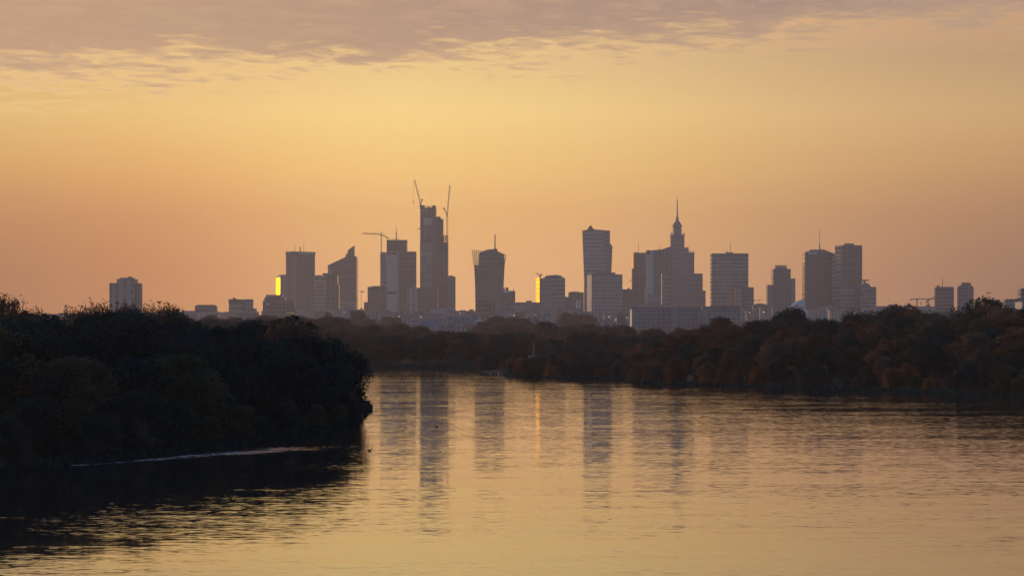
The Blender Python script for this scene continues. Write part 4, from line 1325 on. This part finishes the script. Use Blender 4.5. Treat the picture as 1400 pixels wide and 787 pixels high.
def build_trees():
    """near trees first; a tree of the masses that nearer crowns hide altogether is left out"""
    cover = np.zeros((420, 760), bool)     # 2-pixel cells
    for Y, name, X, ztop, var, look, group, cat, spread, where, zbase, label in sorted(SPECS, key=lambda q: q[0]):
        vs = VAR[var]
        v = vs[rr.randrange(len(vs))]
        zb = gz(X, Y) if zbase is None else zbase
        s = max(0.12, (ztop - zb) / v[2])
        px = 700 + X / Y * F
        wpx = {'round': 4.3, 'oval': 3.3, 'dome': 5.5, 'column': 1.7, 'bare': 3.3}[var] * s * spread / Y * F
        r0 = HZ - (ztop - CAMZ) / Y * F; r1 = HZ - (zb - CAMZ) / Y * F
        j0, j1 = int((px - wpx + 60) / 2), int((px + wpx + 60) / 2) + 1
        i0, i1 = int(r0 / 2), int(r1 / 2) + 1
        j0, j1 = max(0, j0), min(760, j1); i0, i1 = max(0, i0), min(420, i1)
        if j1 <= j0 or i1 <= i0:
            continue
        jj, ii = np.meshgrid((np.arange(j0, j1) * 2 - 60 - px) / wpx, (np.arange(i0, i1) * 2 - (r0 + r1) / 2) / ((r1 - r0) / 2))
        ell = np.abs(jj) ** 2.2 + np.abs(ii) ** 2.2 < 1.0
        sub = cover[i0:i1, j0:j1]
        if label is None and ell.sum() > 0 and (ell & ~sub).sum() < 0.10 * ell.sum():
            continue
        if var != 'bare':
            sub |= np.abs(jj / 0.85) ** 2.2 + np.abs((ii - 0.06) / 0.90) ** 2.2 < 1.0
        root = empty(name, (X, Y, zb - 0.05), label, cat, group)
        root.scale = (s * spread, s * spread, s)
        root.rotation_euler = (0, 0, rr.uniform(0, 6.28))
        parts = [('crown', v[0]), ('trunk', v[1])] + ([('twigs', v[3])] if len(v) > 3 else [])
        for pn, me in parts:
            ob = bpy.data.objects.new(pn, me)
            COL.objects.link(ob)
            ob.parent = root
            if pn == 'crown':
                ob.material_slots[0].link = 'OBJECT'
                ob.material_slots[0].material = LEAF[look]
        TREES.append((root, px, r0, look, where, name))


def interp(tab, px):
    return float(np.interp(px, [a for a, b in tab], [b for a, b in tab]))


def jitter_grid(x0, x1, y0, y1, cell):
    yy = y0; k = 0
    while yy < y1:
        xx = x0 + (k % 2) * cell * 0.5
        while xx < x1:
            yield xx + rr.uniform(-0.35, 0.35) * cell, yy + rr.uniform(-0.35, 0.35) * cell
            xx += cell
        yy += cell * 0.87; k += 1


def hash01(a, b):
    return (math.sin(a * 12.9898 + b * 78.233) * 43758.5453) % 1.0


# left bank wood: low willows at the water, tall trees behind
RIDGE_L = [(-60, 424), (0, 427), (45, 430), (62, 434), (90, 435), (120, 432), (150, 428), (185, 429), (215, 433), (250, 436), (280, 442), (305, 448), (320, 444), (360, 440),
           (398, 432), (415, 436), (430, 446), (445, 456), (462, 466), (478, 480), (490, 492), (505, 508)]
SHORE_L = [(-100, 660), (0, 645), (80, 636), (200, 622), (330, 605), (430, 592), (480, 577), (499, 560)]
for X, Y in jitter_grid(-75, -14, 178, 400, 6.3):
    s = float(river_sd(np.array([X]), np.array([Y]))[0])
    px = 700 + X / Y * F
    if s < 1.0 or s > 80 or px < -45 or px > 504:
        continue
    zr = rowZ(interp(RIDGE_L, px + 12 * float(sstep(380, 430, px))) + 2, Y)
    dY = max(0.0, Y - CAMZ * F / (interp(SHORE_L, px) - HZ))
    k = 1 - math.exp(-dY / 42.0)
    h0 = 2.6
    zt = min((h0 + (13.0 - h0) * k) * rr.uniform(0.86, 1.06), zr * rr.uniform(0.96, 1.03))
    if s > 36 and rr.random() < 0.12:
        continue
    n = mnoise.noise(Vector((X * 0.03, Y * 0.03, 1.7)))
    look = 'dark green' if n < 0.15 or px > 430 or rr.random() < 0.45 else rr.choice(['olive', 'brown', 'dark green'])
    if 140 < px < 260 and s > 32 and rr.random() < 0.5:
        look = rr.choice(['brown', 'russet'])
    if s < 6 and dY < 14:
        plant('willow_bush', X, Y, max(1.8, zt), 'dome', look, 'willow bushes along the left bank', 'bush', 1.1, 'at left bank waterline')
    else:
        var = rr.choice(['round', 'round', 'dome', 'oval'])
        wh = 'low in left wood' if s < 20 else ('amid left wood' if s < 42 else 'on left wood crest')
        plant('broadleaf_tree', X, Y, zt, var, look, 'trees of the left bank wood', 'tree', 1.15 if zt > 8 else 1.25, wh)
# rounded outline of the point
for px, row, Y in ((490, 520, 360), (487, 534, 335), (482, 506, 365), (476, 536, 305), (487, 548, 325), (466, 488, 360), (478, 496, 368), (456, 474, 355), (466, 524, 308), (442, 462, 350), (486, 514, 375), (432, 452, 335), (494, 540, 345)):
    X = pxX(px, Y) - 1.0
    plant('broadleaf_tree', X, Y, rowZ(row, Y), rr.choice(['round', 'dome']), 'dark green', 'trees on the left bank point', 'tree', 0.85 if row < 500 else 1.0, 'at left bank tip', zbase=0.1)
# half bare trees that stand above the left crest
for px, row, Y, lk in ((3, 401, 264, 'brown'), (20, 403, 270, 'brown'), (33, 404, 267, 'russet'), (48, 421, 277, 'brown'), (104, 420, 283, 'brown'), (118, 414, 290, 'brown'), (130, 408, 290, 'russet'), (140, 410, 293, 'russet'),
                       (150, 414, 290, 'russet'), (163, 414, 297, 'russet'), (175, 414, 297, 'brown'), (187, 417, 297, 'brown'), (195, 416, 300, 'brown'), (203, 420, 297, 'brown'), (214, 414, 303, 'russet'), (226, 414, 304, 'brown'), (234, 413, 303, 'russet'), (240, 419, 300, 'brown'), (252, 424, 303, 'brown'), (75, 427, 283, 'olive')):
    plant('half_bare_tree', pxX(px, Y), Y, rowZ(row, Y), 'bare', lk, 'half bare trees above the left wood', 'tree', rr.uniform(0.6, 0.85), 'rising half bare above left wood')

# right bank wood
RIDGE_R = [(700, 500), (720, 488), (770, 480), (800, 478), (860, 476), (880, 466), (905, 462), (935, 450), (960, 440), (1000, 437), (1020, 444), (1050, 438), (1065, 428), (1090, 425), (1110, 427), (1130, 430), (1165, 430), (1190, 432),
           (1212, 424), (1235, 420), (1262, 424), (1290, 430), (1320, 424), (1345, 412), (1365, 420), (1400, 418), (1450, 415)]
for X, Y in jitter_grid(0, 240, 430, 960, 9.4):
    s = float(river_sd(np.array([X]), np.array([Y]))[0])
    px = 700 + X / Y * F
    if s < 1.5 or s > 240 or px > 1445 or px < 690:
        continue
    if px < 865 and (s > 55 or Y > 800):
        continue
    zr = rowZ(interp(RIDGE_R, px) + 1, Y)
    k = 1 - math.exp(-s / 62.0)
    h0 = 3.0
    zt = min((h0 + (19.0 - h0) * k) * rr.uniform(0.72, 1.08), zr * rr.uniform(0.90, 1.03))
    if px < 870:
        zt = min(zt, 7.2) * rr.uniform(0.8, 1.0)
    if s > 50 and rr.random() < 0.25:
        continue
    q = rr.random()
    if s < 11:
        look = rr.choice(['dark green', 'olive', 'brown', 'olive', 'dark green', 'russet', 'orange' if 1060 < px else 'brown'])
    elif px < 1010 and px > 930 and s > 24:
        look = rr.choice(['russet', 'russet', 'brown'])
    else:
        look = 'dark green' if q < 0.38 else ('olive' if q < 0.6 else ('brown' if q < 0.85 else 'russet'))
    if s < 11:
        plant('riverside_bush', X, Y, max(2.5, zt), rr.choice(['dome', 'dome', 'oval']), look, 'bushes along the right bank', 'bush', rr.uniform(0.85, 1.15), 'at right bank waterline')
    else:
        wh = 'low in right wood' if s < 40 else ('amid right wood' if s < 110 else 'on right wood crest')
        plant('broadleaf_tree', X, Y, zt, rr.choice(['round', 'round', 'oval', 'dome']), look, 'trees of the right bank wood', 'tree', 1.12, wh)
# bushes right at the water, both banks
def waterline(i0, i1, step, h0, h1, name, group, where, looks):
    for k in range(i0, i1):
        a = Vector(RIVER[k]); b = Vector(RIVER[k + 1])
        L = (b - a).length
        nn = Vector((b.y - a.y, -(b.x - a.x))).normalized()
        for q in range(max(1, int(L / step))):
            c = a.lerp(b, (q + rr.random()) / max(1, int(L / step)))
            for sg in (1, -1):
                if float(river_sd(np.array([c.x + sg * nn.x]), np.array([c.y + sg * nn.y]))[0]) > 0:
                    d_ = rr.uniform(0.6, 2.6)
                    c = c + nn * sg * d_
                    break
            px_ = 700 + c.x / c.y * F
            if -50 < px_ < 1450:
                plant(name, c.x, c.y, gz(c.x, c.y) + rr.uniform(h0, h1), rr.choice(['dome', 'dome', 'oval']), rr.choice(looks), group, 'bush', rr.uniform(0.9, 1.4), where)


waterline(3, 11, 3.6, 1.4, 3.0, 'willow_bush', 'willow bushes along the left bank', 'at left bank waterline', ['dark green', 'dark green', 'dark green', 'olive', 'brown'])
waterline(23, 37, 4.6, 1.8, 4.4, 'riverside_bush', 'bushes along the right bank', 'at right bank waterline', ['dark green', 'olive', 'dark green', 'brown', 'russet', 'orange', 'olive'])
# trees that stand out on the right
for px, row, Y, var, lk, lab in (
        (1253, 424, 734, 'oval', 'orange', 'tall orange autumn tree in right wood below the two cranes'),
        (1243, 448, 668, 'round', 'orange', 'smaller orange tree leaning left of the tall orange one'),
        (1383, 462, 524, 'oval', 'russet', 'red brown oval tree low in right wood near frame edge'),
        (1372, 476, 520, 'round', 'orange', 'small rusty orange tree beside the red brown oval one'),
        (1168, 424, 809, 'bare', 'brown', 'half bare tree on right crest under the golden edged tower'),
        (1180, 423, 815, 'bare', 'brown', 'half bare fan shaped tree on right crest under disc canopy'),
        (1188, 425, 809, 'bare', 'brown', 'thin half bare tree just right of the fan shaped one'),
        (1155, 427, 820, 'bare', 'brown', 'low half bare tree on right crest under golden edged tower'),
        (1345, 409, 767, 'round', 'dark green', 'tall dark rounded tree on right crest below the gull'),
        (1330, 416, 772, 'bare', 'brown', 'half bare tree left of the tall dark rounded one'),
        (1376, 416, 767, 'bare', 'brown', 'half bare tree before the beige housing block at right edge'),
        (1390, 420, 761, 'bare', 'russet', 'half bare russet tree before the orange lit house'),
        (1085, 423, 787, 'round', 'dark green', 'broad dark tree on right crest left of the small white board'),
        (1068, 428, 782, 'round', 'dark green', 'dark round tree at left end of the high right crest'),
        (1232, 418, 777, 'round', 'brown', 'broad brown tree on right crest left of the two cranes'),
        (985, 435, 787, 'round', 'russet', 'large russet tree before the right blue housing slab'),
        (965, 446, 722, 'round', 'russet', 'russet tree between the middle and right housing slabs'),
        (712, 490, 735, 'dome', 'orange', 'rusty bush at the tip of the promontory')):
    plant('standout_tree' if var != 'dome' else 'riverside_bush', pxX(px, Y), Y, rowZ(row, Y), var, lk, None, 'tree' if var != 'dome' else 'bush', 0.8 if var == 'bare' else 0.9, None, label=lab)

# far bank wood behind the bend
RIDGE_F = [(230, 433), (300, 434), (350, 437), (400, 440), (430, 446), (470, 452), (500, 455), (560, 456), (640, 454), (700, 455), (760, 458), (800, 452), (850, 455), (900, 452), (960, 452)]
for X, Y in jitter_grid(-130, 85, 985, 1060, 11.5):
    s = float(river_sd(np.array([X]), np.array([Y]))[0])
    px = 700 + X / Y * F
    if s < 2.5 or px < 225 or px > 965 or s > 62:
        continue
    zr = rowZ(interp(RIDGE_F, px) + 2, Y)
    zt = min(5 + 14 * (1 - math.exp(-s / 14.0)), zr) * rr.uniform(0.84, 1.03)
    look = rr.choice(['dark green', 'brown', 'brown', 'olive', 'dark green'])
    wh = 'by water of far wood' if s < 22 else 'on far wood crest'
    plant('far_bank_tree', X, Y, zt, rr.choice(['round', 'dome', 'dome', 'oval']), look, 'trees of the far bank wood', 'tree', 1.25, wh)
# looser belts of trees between the far bank and the houses
for n_, x0, x1, r0, r1, Y0, Y1 in ((26, 225, 470, 432, 438, 1250, 1700), (16, 440, 580, 442, 450, 1300, 1900), (13, 560, 720, 452, 457, 1100, 1400), (18, 660, 870, 440, 449, 1400, 2100), (15, 780, 1010, 447, 456, 1080, 1350), (7, 1010, 1080, 438, 446, 1000, 1200)):
    for i in range(n_):
        px = x0 + (x1 - x0) * (i + rr.random()) / n_
        Y = rr.uniform(Y0, Y1); row = rr.uniform(r0, r1)
        plant('parkland_tree', pxX(px, Y), Y, rowZ(row, Y), rr.choice(['round', 'oval', 'dome']), rr.choice(['brown', 'russet', 'brown', 'dark green', 'olive']),
              'trees between the far bank and the houses', 'tree', 1.3, 'before the far houses')
for px, row, Y, var, lk, lab in (
        (489.5, 425, 3000, 'round', 'dark green', 'dark ball shaped tree alone right of the small pointed church'),
        (448.5, 427, 2800, 'column', 'dark green', 'slim dark column tree below the pale and dark twin slabs'),
        (530, 433, 2700, 'round', 'brown', 'brown round tree below the hammerhead crane'),
        (541, 434, 2750, 'round', 'russet', 'reddish tree below the broad stepped tower'),
        (776, 428, 3000, 'dome', 'russet', 'wide rusty tree below the plain office block'),
        (800, 430, 3000, 'dome', 'russet', 'wide rusty tree below the peaked banded tower'),
        (680, 433, 2400, 'dome', 'brown', 'broad brown tree mass below the drum roof block'),
        (660, 440, 2300, 'dome', 'brown', 'brown tree mass right of the white gabled house'),
        (700, 434, 2450, 'dome', 'brown', 'brown tree mass below the low hall with orange corner'),
        (715, 436, 2400, 'dome', 'dark green', 'dark tree mass left of the low grey hall'),
        (465, 434, 2500, 'dome', 'olive', 'olive tree before the small pointed church'),
        (505, 437, 2300, 'dome', 'brown', 'brown tree under the gold roofed pavilion')):
    plant('city_tree', pxX(px, Y), Y, rowZ(row, Y), var, lk, None, 'tree', 1.15 if var != 'dome' else 1.4, None, label=lab)

# foliage in front of the hut and of the board's posts
for px, row, Y in ((722, 491, 708), (729, 488.5, 712), (735, 488, 706), (741, 487, 714)):
    plant('riverside_bush', pxX(px, Y), Y, rowZ(row, Y), 'dome', 'olive', 'bushes along the right bank', 'bush', 1.0, 'at right bank waterline', label='olive bush right before the small pale hut' if px == 729 else None)
for px, row, Y in ((1118, 440, 686), (1126, 437.5, 692), (1134, 439, 684)):
    plant('broadleaf_tree', pxX(px, Y), Y, rowZ(row, Y), 'round', 'dark green', 'trees of the right bank wood', 'tree', 1.0, 'on right wood crest', label='dark tree hiding the posts of the small white board' if px == 1126 else None)
# words for the trees of the masses
build_trees()
ORDER = {}
from collections import Counter
print('COUNTS', Counter(t_[5] for t_ in TREES), Counter(t_[4] for t_ in TREES))
for root, px, row, look, where, name in TREES:
    if where is None or root.get('label'):
        continue
    noun = {'willow_bush': 'willow bush', 'riverside_bush': 'bush', 'half_bare_tree': 'tree', 'broadleaf_tree': 'tree', 'far_bank_tree': 'tree', 'parkland_tree': 'tree'}[name]
    size = 'low' if root.scale.z < 0.55 else ('mid sized' if root.scale.z < 1.1 else 'tall')
    root['label'] = f"{size} {look} {noun} {where}, under {near_words(px)}"

# ------------------------------------------------------------------ reeds at both shores, stones of the groyne
def shore_reeds(name, label, pts, n, hmin, hmax, spread):
    vs = []; fs = []
    seg = np.array(pts, float)
    L = np.hypot(*(seg[1:] - seg[:-1]).T); cum = np.concatenate([[0], np.cumsum(L)])
    for i in range(n):
        t_ = rr.random() * cum[-1]
        k = min(len(L) - 1, int(np.searchsorted(cum, t_) - 1)); k = max(k, 0)
        f_ = (t_ - cum[k]) / L[k]
        p = seg[k] * (1 - f_) + seg[k + 1] * f_
        nrm_ = np.array([seg[k + 1][1] - seg[k][1], -(seg[k + 1][0] - seg[k][0])]) / L[k]
        p = p + nrm_ * rr.uniform(-spread, spread)
        h = rr.uniform(hmin, hmax); w = rr.uniform(0.05, 0.13)
        a = rr.uniform(0, 3.14); dx, dy = math.cos(a) * w, math.sin(a) * w
        lx_, ly_ = rr.uniform(-0.3, 0.3), rr.uniform(-0.3, 0.3)
        b = len(vs)
        vs += [(p[0] - dx, p[1] - dy, -0.3), (p[0] + dx, p[1] + dy, -0.3), (p[0] + dx * 0.7 + lx_ * 0.5, p[1] + dy * 0.7 + ly_ * 0.5, h * 0.6), (p[0] + lx_, p[1] + ly_, h), (p[0] - dx * 0.7 + lx_ * 0.5, p[1] - dy * 0.7 + ly_ * 0.5, h * 0.6)]
        fs += [(b, b + 1, b + 2, b + 4), (b + 4, b + 2, b + 3)]
    tag(link_mesh(name, vs, fs, LEAF['dark green']), label, 'reeds', kind='stuff')


shore_reeds('reeds', 'dark reeds fringing the left bank waterline', RIVER[3:12], 6000, 0.2, 0.7, 0.8)
shore_reeds('reeds', 'dark reeds fringing the right bank waterline', RIVER[24:37], 7000, 0.3, 0.9, 1.0)
shore_reeds('reeds', 'dark reeds fringing the far bank waterline', RIVER[16:21], 9000, 0.7, 2.4, 2.0)

t = empty('stone_groyne', (-3, 822, 0), 'low dark stone groyne reaching left from the promontory tip', 'groyne')
for i in range(46):
    f_ = i / 45
    px = 656 + 48 * f_; Y = 818 - 75 * f_ + rr.uniform(-4, 4)
    sz = rr.uniform(0.5, 1.1) * (0.6 + 0.9 * f_)
    bm = bmesh.new(); bmesh.ops.create_icosphere(bm, subdivisions=2, radius=1.0)
    for v in bm.verts:
        v.co *= 1 + 0.30 * mnoise.noise(v.co * 1.3 + Vector((i * 3.1, 0, 0)))
        v.co = Vector((v.co.x * sz * 1.8, v.co.y * sz * 1.6, v.co.z * sz * 0.8))
    me = bpy.data.meshes.new('boulder'); bm.to_mesh(me); bm.free(); me.materials.append(M['wet_stone'])
    ob = bpy.data.objects.new('boulder', me); COL.objects.link(ob); ob.parent = t
    ob.location = (pxX(px, Y) + 3, Y - 822, 0.15)
    ob.rotation_euler = (0, 0, rr.uniform(0, 6))

# navigation mark on the promontory: a post with a crossbar beside a small white hut
Y = 722
X = pxX(730, Y)
t = empty('navigation_post', (X, Y, gz(X, Y)), 'thin grey post with short crossbar above the promontory bushes', 'post')
zb = t.location.z
MB().tube((0, 0, 0), (0, 0, rowZ(468.5, Y) - zb), 0.16, 0.13, 8).build('pole', M['dark_concrete'], t)
MB().box(-0.45, 0.45, -0.08, 0.08, rowZ(470, Y) - zb, rowZ(469, Y) - zb).build('crossbar', M['dark_concrete'], t)
X = pxX(727, 728)
t = empty('small_hut', (X, 728, gz(X, 728)), 'small pale hut beside the thin post on promontory', 'hut')
zb = t.location.z
MB().box(-0.9, 0.9, -0.7, 0.7, 0, rowZ(485.6, 728) - zb).build('wall', M['concrete'], t)
MB().slab([(-1.05, rowZ(485.6, 728) - zb), (1.05, rowZ(485.6, 728) - zb), (0, rowZ(484.2, 728) - zb)], -0.85, 0.85).build('roof', M['roof_grey'], t)

Y = 705
X = pxX(1124, Y)
t = empty('white_board', (X, Y, gz(X, Y)), 'small white board on posts rising from the right wood crest', 'sign')
zb = t.location.z
for s_ in (-0.36, 0.36):
    MB().tube((s_, 0.08, 0), (s_, 0.08, rowZ(432.5, Y) - zb), 0.06, n=6).build('post', M['steel'], t)
MB().box(-0.45, 0.45, -0.05, 0.02, rowZ(437, Y) - zb, rowZ(432, Y) - zb).build('panel', M['sign_white'], t)

# ------------------------------------------------------------------ birds
def skin_body(name, nodes, edges, mat, loc, label, cat, rotz=0.0, sub=2):
    me = bpy.data.meshes.new(name)
    me.from_pydata([n[0] for n in nodes], edges, [])
    o = bpy.data.objects.new(name, me)
    COL.objects.link(o)
    md = o.modifiers.new('skin', 'SKIN')
    for i, n in enumerate(nodes):
        me.skin_vertices[0].data[i].radius = (n[1], n[1])
    me.skin_vertices[0].data[0].use_root = True
    sm = o.modifiers.new('sub', 'SUBSURF'); sm.levels = sub; sm.render_levels = sub
    bpy.context.view_layer.update()
    dg_ = bpy.context.evaluated_depsgraph_get()
    m2 = bpy.data.meshes.new_from_object(o.evaluated_get(dg_))
    bpy.data.objects.remove(o)
    m2.materials.clear(); m2.materials.append(mat)
    ob = bpy.data.objects.new(name, m2)
    COL.objects.link(ob)
    ob.location = loc; ob.rotation_euler = (0, 0, rotz)
    return tag(ob, label, cat)


FEATH = plain('dark_feathers', (0.06, 0.055, 0.05), 0.7, 0.0, 0.3, 3.0)
DUCK = [((0, 0, 0.02), 0.11), ((0.14, 0, 0.03), 0.10), ((0.22, 0, 0.12), 0.05), ((0.25, 0, 0.22), 0.05), ((0.31, 0, 0.21), 0.03), ((0.37, 0, 0.20), 0.015), ((-0.17, 0, 0.05), 0.07), ((-0.28, 0, 0.10), 0.02)]
DE = [(0, 1), (1, 2), (2, 3), (3, 4), (4, 5), (0, 6), (6, 7)]
Yd = CAMZ * F / (616 - HZ)
skin_body('duck', DUCK, DE, FEATH, (pxX(505, Yd), Yd, 0.03), 'dark duck afloat off the left bank point', 'duck', 0.2).scale = (0.6,) * 3
Yd = CAMZ * F / (583.5 - HZ)
skin_body('duck', DUCK, DE, FEATH, (pxX(597.5, Yd), Yd, 0.03), 'dark duck afloat in the reflection of the tallest tower', 'duck', 2.9).scale = (0.6,) * 3


def gull(px, row, Y, span, label, roll, rz):
    h = span / 2
    nodes = [((0, 0, 0), 0.075), ((0.22, 0, 0.01), 0.045), ((0.32, 0, 0.0), 0.015), ((-0.2, 0, 0.0), 0.045), ((-0.34, 0, 0.0), 0.02)]
    edges = [(0, 1), (1, 2), (0, 3), (3, 4)]
    for s_ in (-1, 1):
        b = len(nodes)
        nodes += [((0.05, s_ * h * 0.25, 0.10), 0.05), ((0.06, s_ * h * 0.5, 0.17), 0.04), ((-0.02, s_ * h * 0.8, 0.12), 0.028), ((-0.1, s_ * h, 0.05), 0.008)]
        edges += [(0, b), (b, b + 1), (b + 1, b + 2), (b + 2, b + 3)]
    o = skin_body('gull', nodes, edges, FEATH, (pxX(px, Y), Y, rowZ(row, Y)), label, 'bird', rz)
    o.rotation_euler = (roll, 0, rz)


gull(1351.5, 401, 430, 0.8, 'dark gull in flight above the right wood crest', 0.1, 1.4)
gull(861.5, 384, 600, 0.9, 'tiny dark gull in flight left of the slim tower', -0.05, 1.8)
